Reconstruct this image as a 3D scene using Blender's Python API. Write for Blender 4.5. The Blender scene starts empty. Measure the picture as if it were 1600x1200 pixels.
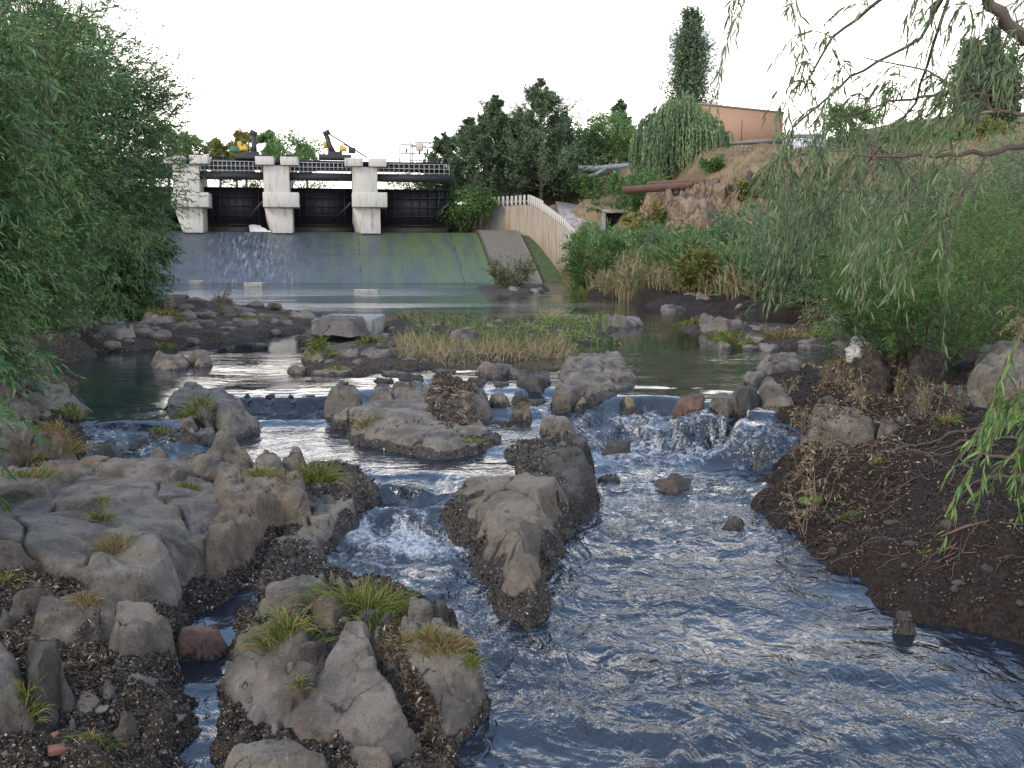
import bpy, math, random
import numpy as np
from math import radians as R
rng = np.random.default_rng(7); random.seed(7)
SC = bpy.context.scene; COL = SC.collection

# ------------------------------------------------------------------ camera, sky, sun, exposure
F = 1555.0; PITCH = math.atan(190/F); CAM = np.array([0, 0, 2.0])
cd = bpy.data.cameras.new('camera'); cam = bpy.data.objects.new('camera', cd); COL.objects.link(cam)
cam.location = CAM; cam.rotation_euler = (R(90) - PITCH, 0, 0)
cd.sensor_width = 36; cd.lens = 36*F/1600; cd.clip_end = 3000; cd.clip_start = .05
SC.camera = cam
SUN_EL, SUN_AZ = R(36), R(-128)          # azimuth from +Y towards +X: soft light from behind and left of the camera
w = bpy.data.worlds.new('World'); SC.world = w; w.use_nodes = True
nt = w.node_tree; nt.nodes.clear()
def nn(nt, typ, ins=None, **kw):
    n = nt.nodes.new(typ)
    for k, v in kw.items(): setattr(n, k, v)
    for k, v in (ins or {}).items():
        s = n.inputs[k]
        if isinstance(v, bpy.types.NodeSocket): nt.links.new(v, s)
        elif isinstance(v, (tuple, list)) and len(v) == 3 and s.type == 'RGBA': s.default_value = (*v, 1)
        else: s.default_value = v
    return n
def math_(nt, op, a, b=0.0, c=None, clamp=False):
    n = nn(nt, 'ShaderNodeMath', {0: a, 1: b}, operation=op); n.use_clamp = clamp
    if c is not None:
        if isinstance(c, bpy.types.NodeSocket): nt.links.new(c, n.inputs[2])
        else: n.inputs[2].default_value = c
    return n.outputs[0]
def ramp(nt, fac, a, b):
    return nn(nt, 'ShaderNodeMapRange', {0: fac, 1: a, 2: b, 3: 0.0, 4: 1.0}, interpolation_type='SMOOTHSTEP').outputs[0]
def mix(nt, fac, a, b):
    n = nn(nt, 'ShaderNodeMix', data_type='RGBA')
    for s, v in ((n.inputs[0], fac), (n.inputs[6], a), (n.inputs[7], b)):
        if isinstance(v, bpy.types.NodeSocket): nt.links.new(v, s)
        elif isinstance(v, (tuple, list)): s.default_value = (*v, 1)
        else: s.default_value = v
    return n.outputs[2]
sky = nn(nt, 'ShaderNodeTexSky', sky_type='NISHITA', sun_disc=False, sun_elevation=SUN_EL, sun_rotation=SUN_AZ,
         air_density=1.3, dust_density=1.5, ozone_density=2.0)
tc = nn(nt, 'ShaderNodeTexCoord'); sep = nn(nt, 'ShaderNodeSeparateXYZ', {0: tc.outputs['Generated']})
mp = nn(nt, 'ShaderNodeMapping', {'Vector': tc.outputs['Generated'], 'Scale': (1, 1, 3.2)})
cn = nn(nt, 'ShaderNodeTexNoise', {'Vector': mp.outputs[0], 'Scale': 2.6, 'Detail': 7.0, 'Roughness': .58, 'Distortion': .4})
low = ramp(nt, sep.outputs[2], .40, .16)                     # thick bright cloud towards the horizon
cl = math_(nt, 'ADD', math_(nt, 'MULTIPLY', low, .62), cn.outputs[0])
clf = ramp(nt, cl, .535, .68)
cn2 = nn(nt, 'ShaderNodeTexNoise', {'Vector': mp.outputs[0], 'Scale': 3.4, 'Detail': 5.0, 'W': 2.0}, noise_dimensions='4D')
ccol = mix(nt, ramp(nt, cn2.outputs[0], .28, .48), (5.3, 5.25, 5.5), (19.0, 17.9, 16.8))
skyb = mix(nt, .65, sky.outputs[0], (4.7, 7.0, 11.0))
bg = nn(nt, 'ShaderNodeBackground', {'Color': mix(nt, clf, skyb, ccol), 'Strength': .11})
wo = nn(nt, 'ShaderNodeOutputWorld', {'Surface': bg.outputs[0]})
sd = bpy.data.lights.new('sun', 'SUN'); sd.energy = 1.5; sd.angle = R(14); sd.color = (1, .86, .68)
sun = bpy.data.objects.new('sun', sd); COL.objects.link(sun)
sun.rotation_euler = (R(90) - SUN_EL, 0, -SUN_AZ + R(180)); sun.location = (0, 0, 60)
vs = SC.view_settings; vs.view_transform = 'Standard'; vs.look = 'None'; vs.gamma = 1; vs.exposure = .77
SC.cycles.max_bounces = 5; SC.cycles.diffuse_bounces = 2; SC.cycles.glossy_bounces = 3
SC.cycles.transparent_max_bounces = 4; SC.cycles.use_denoising = True

# ------------------------------------------------------------------ pixel <-> world
cp, sp = math.cos(PITCH), math.sin(PITCH)
def ray(px, py):
    a = np.asarray(px, float) - 800; b = 600 - np.asarray(py, float)
    return np.stack([a, b*sp + F*cp, b*cp - F*sp], -1)
def PZ(px, py, z=0.0):
    d = ray(px, py); t = (z - 2.0)/d[..., 2]; return CAM + d*np.asarray(t)[..., None]
def PD(px, py, Y):
    d = ray(px, py); t = Y/d[..., 1]; return CAM + d*np.asarray(t)[..., None]

# ------------------------------------------------------------------ noise
def _h(ix, iy, iz, s):
    h = (ix.astype(np.int64)*374761393 + iy.astype(np.int64)*668265263 + iz.astype(np.int64)*2147483647 + s*974634777) & 0xffffffff
    h = ((h ^ (h >> 13))*1274126177) & 0xffffffff
    return ((h ^ (h >> 16)) & 0xffffff)/float(0xffffff)
def vn(x, y, z=0.0, s=0):
    x, y, z = np.broadcast_arrays(np.asarray(x, float), np.asarray(y, float), np.asarray(z, float))
    fx, fy, fz = np.floor(x), np.floor(y), np.floor(z)
    u, v, q = x-fx, y-fy, z-fz
    u, v, q = (a*a*a*(a*(a*6-15)+10) for a in (u, v, q))
    out = 0
    for i in (0, 1):
        for j in (0, 1):
            for k in (0, 1):
                out = out + _h(fx+i, fy+j, fz+k, s)*(u if i else 1-u)*(v if j else 1-v)*(q if k else 1-q)
    return out*2-1
def fbm(x, y, z=0.0, o=4, s=0, g=.5):
    t = 0; a = 1
    for i in range(o):
        t = t + a*vn(x, y, z, s+i*17); x = np.asarray(x)*2.03+3.1; y = np.asarray(y)*2.03-1.7; z = np.asarray(z)*2.03+.9; a *= g
    return t
def ss(a, b, x):
    t = np.clip((x-a)/(b-a), 0, 1); return t*t*(3-2*t)

# ------------------------------------------------------------------ objects and meshes
def tag(o, label=None, cat=None, group=None, kind=None):
    if label: o['label'] = label
    if cat: o['category'] = cat
    if group: o['group'] = group
    if kind: o['kind'] = kind
    return o
def empty(name, loc=(0, 0, 0), rz=0.0):
    o = bpy.data.objects.new(name, None); COL.objects.link(o); o.location = loc; o.rotation_euler = (0, 0, rz)
    o.empty_display_size = .2; return o
def mesh_obj(name, V, Fc, mat, parent=None, smooth=True, attrs=None, k=None):
    V = np.asarray(V, np.float32); me = bpy.data.meshes.new(name)
    if isinstance(Fc, np.ndarray):
        k = Fc.shape[1]; n = len(Fc); flat = Fc.ravel(); st = np.arange(n)*k
    else:
        n = len(Fc); flat = np.array([i for f in Fc for i in f]); st = np.cumsum([0]+[len(f) for f in Fc[:-1]])
    me.vertices.add(len(V)); me.vertices.foreach_set('co', V.ravel())
    me.loops.add(len(flat)); me.loops.foreach_set('vertex_index', flat.astype(np.int32))
    me.polygons.add(n); me.polygons.foreach_set('loop_start', np.asarray(st, np.int32))
    if smooth: me.polygons.foreach_set('use_smooth', np.ones(n, bool))
    for an, (dom, arr) in (attrs or {}).items():
        a = me.attributes.new(an, 'FLOAT', dom); a.data.foreach_set('value', np.asarray(arr, np.float32))
    me.update(calc_edges=True); me.validate()
    for m in (mat if isinstance(mat, (list, tuple)) else [mat]): me.materials.append(m)
    o = bpy.data.objects.new(name, me); COL.objects.link(o)
    if parent: o.parent = parent
    return o
def copy_tree(o, parent=None):
    c = o.copy(); COL.objects.link(c); c.parent = parent
    for ch in o.children: copy_tree(ch, c)
    return c
class MB:
    def __init__(s): s.v = []; s.f = []
    def add(s, V, Fc):
        b = len(s.v); s.v += [tuple(p) for p in V]; s.f += [tuple(b+i for i in f) for f in Fc]; return s
    def hexa(s, p): return s.add(p, [(0, 3, 2, 1), (4, 5, 6, 7), (0, 1, 5, 4), (1, 2, 6, 5), (2, 3, 7, 6), (3, 0, 4, 7)])
    def box(s, c, d, f=None):
        p = []
        for z in (-.5, .5):
            for x, y in ((-.5, -.5), (.5, -.5), (.5, .5), (-.5, .5)):
                q = (c[0]+x*d[0], c[1]+y*d[1], c[2]+z*d[2]); p.append(f(*q) if f else q)
        return s.hexa(p)
    def prism(s, poly, z0, z1, f=None):      # poly (x,y) list
        n = len(poly); P = [(x, y, z0) for x, y in poly]+[(x, y, z1) for x, y in poly]
        if f: P = [f(*q) for q in P]
        return s.add(P, [tuple(range(n))[::-1], tuple(range(n, 2*n))]+[(i, (i+1) % n, n+(i+1) % n, n+i) for i in range(n)])
    def tube(s, pts, r, n=6):
        pts = [np.asarray(p, float) for p in pts]; rr = r if isinstance(r, (list, np.ndarray)) else [r]*len(pts); V = []
        for i, p in enumerate(pts):
            t = pts[min(i+1, len(pts)-1)]-pts[max(i-1, 0)]; t /= (np.linalg.norm(t)+1e-9)
            a = np.cross(t, (0, 0, 1) if abs(t[2]) < .9 else (1, 0, 0)); a /= np.linalg.norm(a); b = np.cross(t, a)
            for j in range(n):
                q = 2*math.pi*j/n; V.append(p+rr[i]*(math.cos(q)*a+math.sin(q)*b))
        L = len(pts); Fc = [(i*n+j, i*n+(j+1) % n, (i+1)*n+(j+1) % n, (i+1)*n+j) for i in range(L-1) for j in range(n)]
        Fc += [tuple(range(n))[::-1], tuple((L-1)*n+j for j in range(n))]
        return s.add(V, Fc)
    def build(s, name, mat, parent=None, smooth=False, bevel=0):
        o = mesh_obj(name, s.v, s.f, mat, parent, smooth)
        if bevel:
            m = o.modifiers.new('bevel', 'BEVEL'); m.width = bevel; m.segments = 2; m.limit_method = 'ANGLE'; m.harden_normals = False
        return o

# ------------------------------------------------------------------ materials
def newmat(name):
    m = bpy.data.materials.new(name); m.use_nodes = True; t = m.node_tree; t.nodes.clear()
    b = nn(t, 'ShaderNodeBsdfPrincipled'); o = nn(t, 'ShaderNodeOutputMaterial', {'Surface': b.outputs[0]})
    return m, t, b, o
def pos(t): return nn(t, 'ShaderNodeNewGeometry').outputs['Position']
def noise(t, v, sc, det=4.0, rough=.55, dist=0.0, scale=None):
    if scale: v = nn(t, 'ShaderNodeMapping', {'Vector': v, 'Scale': scale}).outputs[0]
    return nn(t, 'ShaderNodeTexNoise', {'Vector': v, 'Scale': sc, 'Detail': det, 'Roughness': rough, 'Distortion': dist}).outputs[0]
def voro(t, v, sc, out='Distance', feature='F1'):
    return nn(t, 'ShaderNodeTexVoronoi', {'Vector': v, 'Scale': sc}, feature=feature).outputs[out]
def attr(t, n): return nn(t, 'ShaderNodeAttribute', attribute_name=n).outputs['Fac']
def link(t, a, b): t.links.new(a, b)
def bump(t, h, dist, strength=1.0, normal=None):
    n = nn(t, 'ShaderNodeBump', {'Height': h, 'Distance': dist, 'Strength': strength})
    if normal is not None: link(t, normal, n.inputs['Normal'])
    return n.outputs[0]
def crust_nodes(t, v):   # dark bed of mussel shells and grit with pale chips
    c1 = voro(t, v, 75.0, 'Color'); f = nn(t, 'ShaderNodeSeparateColor', {0: c1}).outputs[0]
    d = voro(t, v, 75.0)
    col = mix(t, ramp(t, f, .05, .7), (.018, .014, .011), (.060, .047, .035))
    col = mix(t, ramp(t, f, .91, .98), col, (.22, .19, .165))
    return col, math_(t, 'SUBTRACT', 1.0, d)
def rock_mat(name, c0, c1, tint=(.16, .085, .05), scale=1.0):
    m, t, b, o = newmat(name); v = pos(t)
    n1 = noise(t, v, 2.1*scale, 8.0, .62); n2 = noise(t, v, 9*scale, 7.0, .65, .3); n3 = noise(t, v, 48*scale, 6.0, .75)
    col = mix(t, ramp(t, n1, .36, .62), c0, c1); col = mix(t, math_(t, 'MULTIPLY', ramp(t, noise(t, v, 4.0*scale, 6.0, .65, .8), .50, .64), .55), col, (c1[0]*1.15, c1[1]*1.08, c1[2]*1.0)); col = mix(t, math_(t, 'MULTIPLY', ramp(t, noise(t, v, 3.1*scale, 8.0, .7, 1.2), .56, .66), .5), col, (c0[0]*.55, c0[1]*.58, c0[2]*.55))
    col = mix(t, math_(t, 'MULTIPLY', ramp(t, n2, .52, .72), .6), col, tuple(x*.5 for x in c0))
    col = mix(t, math_(t, 'MULTIPLY', ramp(t, noise(t, v, 1.3*scale, 5.0, .6, .5), .58, .70), .55), col, tint)
    col = mix(t, math_(t, 'MULTIPLY', ramp(t, n3, .46, .34), .6), col, tuple(x*.45 for x in c0)); sp_ = ramp(t, n3, .58, .70); col = mix(t, math_(t, 'MULTIPLY', sp_, .5), col, tuple(min(1, x*1.9) for x in c1))
    lich = ramp(t, noise(t, v, 14*scale, 6.0, .7), .63, .68); col = mix(t, math_(t, 'MULTIPLY', lich, .5), col, (.30, .29, .26))
    ck = ramp(t, nn(t, 'ShaderNodeTexVoronoi', {'Vector': nn(t, 'ShaderNodeVectorMath', {0: v, 1: nn(t, 'ShaderNodeTexNoise', {'Vector': v, 'Scale': 3.0, 'Detail': 5.0}).outputs['Color']}, operation='ADD').outputs[0], 'Scale': 1.7*scale}, feature='DISTANCE_TO_EDGE').outputs['Distance'], .018, .002)
    ck = math_(t, 'MULTIPLY', ck, ramp(t, n1, .60, .66)); ck = math_(t, 'MAXIMUM', ck, ramp(t, math_(t, 'ADD', attr(t, 'crack'), math_(t, 'MULTIPLY', math_(t, 'SUBTRACT', n3, .5), 1.0)), .55, 1.1))
    cc, ch = crust_nodes(t, v); cr = attr(t, 'crust')
    cf = ramp(t, math_(t, 'ADD', cr, math_(t, 'MULTIPLY', math_(t, 'SUBTRACT', n2, .5), .9)), .42, .58)
    link(t, mix(t, cf, mix(t, ck, col, tuple(x*.25 for x in c0)), cc), b.inputs['Base Color'])
    link(t, nn(t, 'ShaderNodeMapRange', {0: cf, 3: .82, 4: .45}).outputs[0], b.inputs['Roughness'])
    h = math_(t, 'ADD', math_(t, 'MULTIPLY', n2, .7), math_(t, 'MULTIPLY', n3, .28)); h = math_(t, 'ADD', h, math_(t, 'MULTIPLY', math_(t, 'ABSOLUTE', math_(t, 'SUBTRACT', noise(t, v, 5.0*scale, 9.0, .7, 1.0), .5)), 1.6))
    h = math_(t, 'SUBTRACT', h, math_(t, 'MULTIPLY', ck, .8))
    n = bump(t, h, .075, 1.0)
    link(t, bump(t, math_(t, 'MULTIPLY', ch, cf), .014, 1.0, n), b.inputs['Normal'])
    return m
ROCK = rock_mat('grey_rock', (.080, .068, .057), (.205, .180, .150))
ROCKD = rock_mat('dark_wet_rock', (.035, .032, .030), (.085, .078, .07))
ROCKR = rock_mat('red_rock', (.10, .052, .04), (.19, .11, .08), (.1, .06, .045))
ROCKB = rock_mat('brown_rock', (.10, .078, .058), (.20, .165, .125), (.17, .085, .045))
ROCKFAR = rock_mat('shore_rock', (.075, .062, .052), (.175, .148, .125), scale=.35)

def leaf_mat(name, a, b_, c=None, trans=.35, rough=.45, spec=.35, thr=.9):
    m, t, b, o = newmat(name); f = attr(t, 'tint')
    col = mix(t, ramp(t, f, 0.0, .85), a, b_)
    if c: col = mix(t, ramp(t, f, thr, thr+.06), col, c)
    link(t, col, b.inputs['Base Color']); b.inputs['Roughness'].default_value = rough
    b.inputs['Specular IOR Level'].default_value = spec
    tr = nn(t, 'ShaderNodeBsdfTranslucent', {'Color': col}); mx = nn(t, 'ShaderNodeMixShader', {0: trans, 1: b.outputs[0], 2: tr.outputs[0]})
    link(t, mx.outputs[0], o.inputs['Surface']); return m
WILLOW = leaf_mat('willow_leaf', (.026, .070, .022), (.09, .175, .055), (.15, .17, .06), .3, .4)
WILLOWFAR = leaf_mat('willow_leaf_far', (.035, .082, .030), (.105, .19, .07), (.14, .19, .09), .35, .45)
WILLOWGREY = leaf_mat('grey_willow_leaf', (.055, .10, .048), (.16, .225, .12), (.19, .19, .10), .35, .5)
BANKLEAF = leaf_mat('bank_shrub_leaf', (.03, .075, .02), (.10, .19, .045), (.19, .21, .06), .4)
REED = leaf_mat('reed_leaf', (.045, .10, .03), (.12, .20, .07), (.28, .23, .13), .35)
DRYREED = leaf_mat('dry_reed', (.14, .115, .06), (.27, .22, .125), (.09, .15, .05), .25, .7)
GRASS = leaf_mat('grass_blade', (.05, .10, .015), (.14, .20, .04), (.30, .22, .09), .35, thr=.66)
DRYGRASS = leaf_mat('dry_grass_blade', (.10, .09, .03), (.28, .20, .10), (.09, .14, .03), .25, .7)
PINE = leaf_mat('pine_needle', (.040, .074, .038), (.105, .155, .078), None, .12, .6)
POPLAR = leaf_mat('poplar_leaf', (.05, .088, .052), (.12, .17, .095), None, .3)
BROAD = leaf_mat('broad_leaf', (.05, .11, .03), (.14, .24, .075), None, .35)
YELLOW = leaf_mat('yellowing_leaf', (.10, .12, .03), (.24, .23, .07), None, .35)
WEEP = leaf_mat('weeping_leaf', (.075, .135, .07), (.20, .28, .13), (.2, .22, .1), .35)
LITTER = leaf_mat('litter', (.02, .014, .010), (.11, .075, .05), (.30, .25, .20), .05, .8)
SHELL = leaf_mat('shell_chip', (.010, .009, .008), (.060, .048, .038), (.27, .235, .20), 0.0, .5)
SOILBIT = leaf_mat('soil_crumb', (.013, .010, .009), (.060, .036, .026), (.19, .15, .12), 0.0, .85)
def plain(name, col, rough=.8, var=.35, sc=3.0, metal=0.0, bmp=.01, col2=None, thr=(.45, .65), stretch=None):
    m, t, b, o = newmat(name); v = nn(t, 'ShaderNodeTexCoord').outputs['Object'] if stretch else pos(t)
    n = noise(t, v, sc, 7.0, .6, .2, stretch)
    c = mix(t, n, tuple(x*(1-var) for x in col), tuple(min(1, x*(1+var)) for x in col))
    if col2: c = mix(t, ramp(t, noise(t, v, sc*1.7, 8.0, .65, .4, stretch), *thr), c, col2)
    link(t, c, b.inputs['Base Color']); b.inputs['Roughness'].default_value = rough; b.inputs['Metallic'].default_value = metal
    link(t, bump(t, noise(t, v, sc*8, 5.0, .6), bmp, .6), b.inputs['Normal']); return m
BARK = plain('bark', (.075, .06, .048), .9, .5, 9, bmp=.02)
TWIG = plain('twig', (.10, .065, .045), .8, .3, 9)
ROOT = plain('root_bark', (.062, .046, .038), .85, .45, 12, bmp=.01)
STEM = plain('dry_stem', (.20, .14, .09), .8, .4, 20)
CONC = plain('pale_concrete', (.40, .39, .36), .85, .16, 1.1, bmp=.01, col2=(.20, .19, .17), thr=(.50, .72), stretch=(1.6, 1.6, .25))
CONCD = plain('weathered_concrete', (.25, .24, .22), .9, .25, 1.5, bmp=.02, col2=(.12, .11, .09))
RUSTWALL = plain('rust_stained_concrete', (.23, .21, .175), .9, .25, 3.0, bmp=.02, col2=(.20, .115, .052), thr=(.46, .64), stretch=(.6, .6, .06))
STEEL = plain('dark_painted_steel', (.012, .013, .018), .6, .4, 2.0, bmp=.004, col2=(.035, .024, .018), thr=(.6, .8))
RAILM = plain('grey_rail_paint', (.34, .34, .34), .6, .15)
WHITEP = plain('chalky_white_paint', (.42, .40, .37), .8, .12, 2.0)
YELP = plain('yellow_paint', (.42, .27, .03), .5, .15)
GREENP = plain('green_paint', (.03, .10, .06), .5, .15)
RUST = plain('rusty_pipe', (.085, .045, .035), .85, .4, 4, bmp=.01, col2=(.14, .06, .035))
SILVER = plain('silver_pipe', (.27, .28, .28), .5, .15)
ROOFM = plain('grey_roof', (.16, .15, .15), .9, .2)
BLUEW = plain('pale_blue_paint', (.38, .43, .48), .6, .1)
REDBRICK = plain('red_brick', (.16, .07, .05), .9, .3, 8, bmp=.01)
BAGM = plain('crumpled_white_plastic', (.46, .46, .47), .5, .2, 9, bmp=.02)
def brick_mat():
    m, t, b, o = newmat('orange_brick'); tcx = nn(t, 'ShaderNodeTexCoord')
    v = nn(t, 'ShaderNodeMapping', {'Vector': tcx.outputs['Object'], 'Rotation': (R(90), 0, 0)}).outputs[0]
    br = nn(t, 'ShaderNodeTexBrick', {'Vector': v, 'Color1': (.24, .128, .078), 'Color2': (.28, .16, .10), 'Mortar': (.30, .22, .16), 'Scale': 1.0, 'Mortar Size': .012, 'Brick Width': .26, 'Row Height': .085})
    link(t, mix(t, math_(t, 'MULTIPLY', noise(t, v, .6, 6.0), .4), br.outputs[0], (.20, .12, .085)), b.inputs['Base Color']); b.inputs['Roughness'].default_value = .9
    return m
BRICK = brick_mat()

# ------------------------------------------------------------------ height functions of river and land
WY0 = 6.0
def warp(x, y): return np.asarray(x)/(np.asarray(y)+WY0), np.log(np.asarray(y)+WY0)
def shep(x, y, C, p=5.0, eps=1e-5):
    # C: (n, 2+k) world x, y, values...
    t, s = warp(x, y); T, S = warp(C[:, 0], C[:, 1]); sh = t.shape
    t = t.ravel(); s = s.ravel(); K = C.shape[1]-2; out = np.empty((len(t), K))
    for a in range(0, len(t), 40000):
        d2 = (t[a:a+40000, None]-T)**2+((s[a:a+40000, None]-S)*.8)**2
        wgt = 1/(d2**(p/2)+eps**p*1e3); out[a:a+40000] = wgt@C[:, 2:]/wgt.sum(1)[:, None]
    return out.reshape(sh+(K,))
# water: px, py, z, wave amplitude (m), foam
WC = []
def wc(z, amp, foam, *pts):
    for p in pts:
        q = PZ(p[0], p[1], z); WC.append((q[0], q[1], z, amp, foam))
wc(0, .0, 0, (120, 600), (200, 625), (250, 600), (370, 612), (440, 610), (510, 606), (600, 588), (700, 572), (800, 572), (870, 560), (1000, 595), (1060, 600), (1150, 605), (1190, 590),
   (1000, 540), (600, 560), (300, 560), (300, 480), (600, 480), (900, 480), (1200, 480), (800, 500), (1400, 520), (0, 560), (1500, 560), (-300, 560), (1900, 560), (-400, 650), (2000, 620), (0, 660), (60, 640))
wc(0, 0, 0, (600, 440), (200, 445), (1000, 440), (1400, 450), (-400, 450), (2000, 450))
wc(-.03, .006, .0, (150, 648), (190, 650), (240, 650))
wc(-.2, .035, .42, (150, 690), (190, 688), (230, 690))
wc(-.33, .022, .35, (160, 725), (220, 725))
wc(-.33, .004, 0, (300, 722), (390, 700), (430, 715))
wc(-.02, .0, 0, (370, 620), (400, 620), (440, 620), (475, 620), (510, 618))
wc(-.27, .010, .36, (380, 650), (400, 649), (440, 650), (480, 650), (515, 648))
wc(-.30, .004, .0, (450, 675), (520, 690), (560, 705), (600, 730), (700, 730), (760, 728), (820, 722))
wc(-.02, .004, 0, (600, 598), (870, 598), (740, 590), (800, 596))
wc(-.25, .015, .2, (580, 645)); wc(-.12, .012, .25, (770, 628), (850, 630), (700, 610)); wc(-.25, .010, .12, (800, 668), (830, 690), (850, 700))
wc(-.35, .03, .15, (600, 755), (650, 762), (560, 745)); wc(-.48, .04, .30, (620, 790), (665, 800), (590, 800))
wc(-.62, .04, .66, (580, 840), (620, 838), (660, 850)); wc(-.66, .028, .38, (540, 880), (640, 890), (690, 920), (500, 910))
wc(-.71, .03, .45, (720, 960), (740, 1000), (700, 940)); wc(-.73, .03, .34, (800, 1030), (850, 1045), (930, 1060))
wc(-.015, 0, 0, (990, 615), (1030, 615), (1060, 615)); wc(-.03, .004, .0, (1110, 622), (1180, 640))
wc(-.3, .04, .55, (1012, 655), (1020, 668)); wc(-.11, .035, .46, (1060, 650), (1100, 648), (1130, 652), (1170, 658))
wc(-.42, .04, .50, (1050, 685), (1100, 690), (1150, 685))
wc(-.57, .04, .62, (985, 695), (1020, 705), (1060, 710), (1110, 708)); wc(-.57, .02, .28, (1150, 705))
wc(-.2, .025, .25, (900, 650), (880, 640)); wc(-.38, .03, .34, (940, 672), (925, 690)); wc(-.52, .03, .58, (965, 705), (950, 720))
wc(-.59, .03, .46, (950, 745), (1000, 740), (1060, 745)); wc(-.59, .026, .30, (1120, 745), (1180, 750))
wc(-.62, .026, .40, (960, 800), (1050, 800)); wc(-.63, .02, .30, (1130, 810), (1190, 820))
wc(-.67, .018, .26, (930, 900), (1020, 900), (1100, 900)); wc(-.67, .012, .17, (1200, 900))
wc(-.71, .014, .18, (900, 1000), (1000, 1000)); wc(-.71, .010, .06, (1150, 1000)); wc(-.71, .006, .0, (1300, 1000), (1420, 1030))
wc(-.74, .022, .28, (800, 1100), (900, 1085)); wc(-.74, .018, .20, (1000, 1100)); wc(-.75, .014, .06, (1150, 1120)); wc(-.75, .008, 0, (1350, 1110), (1500, 1110), (1650, 1080), (2000, 1050))
wc(-.77, .020, .12, (760, 1200), (950, 1200)); wc(-.77, .016, .04, (1200, 1210)); wc(-.78, .010, 0, (1450, 1220), (1700, 1250), (2400, 1300))
wc(-.66, .006, 0, (430, 925)); wc(-.70, .003, 0, (380, 950), (320, 965), (270, 960)); wc(-.73, .006, .05, (340, 1030), (330, 1060)); wc(-.75, .006, .0, (315, 1100), (330, 1140)); wc(-.78, .006, .05, (340, 1200), (350, 1300), (-200, 1250), (100, 1300))
WC = np.array(WC)
for q in ((-6, 1), (0, 1), (6, 1), (0, -3), (8, -3), (-8, -3)): WC = np.vstack([WC, (*q, -.82, .012, .05)])
def W(x, y): return shep(x, y, WC, 6.0)

def polyd(x, y, P):
    """signed distance to a polygon, positive inside"""
    P = np.asarray(P); sh = np.shape(x); x = np.ravel(x); y = np.ravel(y)
    d = np.full(len(x), 1e9); ins = np.zeros(len(x), bool); n = len(P)
    for i in range(n):
        a, b = P[i], P[(i+1) % n]; e = b-a; L = e@e+1e-12
        t = np.clip(((x-a[0])*e[0]+(y-a[1])*e[1])/L, 0, 1)
        d = np.minimum(d, np.hypot(x-a[0]-t*e[0], y-a[1]-t*e[1]))
        c = (a[1] > y) != (b[1] > y)
        with np.errstate(divide='ignore', invalid='ignore'):
            ins ^= c & (x < (b[0]-a[0])*(y-a[1])/(b[1]-a[1]+1e-15)+a[0])
    return np.where(ins, d, -d).reshape(sh)
def pts(L, z):    # list of (px,py[,z]) -> xyz
    return np.array([PZ(p[0], p[1], p[2] if len(p) > 2 else z) for p in L])
def ptsd(L): return np.array([PD(*p) for p in L])
LANDS = []
def land(outline, tops, z, run, ch, far=None, rough=.05):
    O = pts(outline, z) if outline is not None else None; T = pts(tops, z) if len(tops) else np.zeros((0, 3))
    if far is not None: T = np.vstack([T, far])
    LANDS.append((O[:, :2], T, z, run, ch, rough))
CH = {'shell': 0, 'soil': 1, 'dry': 2, 'cliff': 3}
# right bank, dark soil
land([(1112, 700, -.57), (1150, 725, -.58), (1190, 742, -.59), (1200, 790, -.62), (1232, 862, -.66), (1300, 905, -.69), (1395, 955, -.71), (1420, 985, -.71), (1500, 985, -.72), (1600, 1002, -.72), (1900, 1030, -.72), (2600, 1000, -.7),
      (2600, 560), (1700, 545), (1450, 548), (1260, 575), (1190, 590), (1185, 640, -.05), (1160, 668, -.3)],
     [(1200, 690, -.35), (1180, 720, -.48), (1300, 700, -.12), (1260, 800, -.5), (1350, 850, -.42), (1430, 920, -.5), (1520, 930, -.45), (1550, 800, -.1), (1400, 700, .02), (1500, 650, .28), (1400, 570, .22), (1330, 560, .1),
      (1550, 570, .4), (1300, 610, .1), (1700, 700, .4), (1240, 640, -.02), (1900, 900, 0), (1650, 900, -.3), (2200, 700, .6), (1210, 590, .02), (1250, 850, -.6), (1450, 960, -.62), (1600, 980, -.62)], -.1, .5, 'soil', rough=.03)
# left bank near
land([(118, 598), (138, 648), (137, 700, -.25), (132, 730, -.33), (90, 745, -.3), (-200, 745, -.3), (-900, 700), (-900, 560), (0, 560), (60, 585)],
     [(60, 620, .1), (0, 610, .2), (90, 680, -.05), (40, 690, 0), (20, 740, -.18), (-300, 600, .5), (110, 720, -.25)], -.05, .25, 'shell')
# bed of shells under the left outcrop and around its foot
land([(235, 728, -.3), (480, 735, -.33), (590, 765, -.4), (560, 830, -.6), (505, 895, -.64), (440, 925, -.66), (370, 935, -.68), (305, 960, -.7), (283, 1010, -.72), (285, 1060, -.74), (310, 1090, -.74), (318, 1150, -.75), (325, 1260, -.77), (-900, 1300, -.7), (-900, 720, -.2), (0, 735, -.2), (130, 733, -.3)],
     [(250, 800, -.25), (400, 800, -.35), (480, 870, -.60), (550, 790, -.45), (380, 900, -.62), (250, 1030, -.5), (200, 1060, -.48), (250, 1120, -.60), (290, 1080, -.66), (200, 1170, -.64), (100, 1100, -.52), (20, 1000, -.38), (0, 900, -.25), (0, 1180, -.5), (-400, 900, 0), (120, 1180, -.58), (300, 1180, -.74)], -.6, .22, 'shell')
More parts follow.
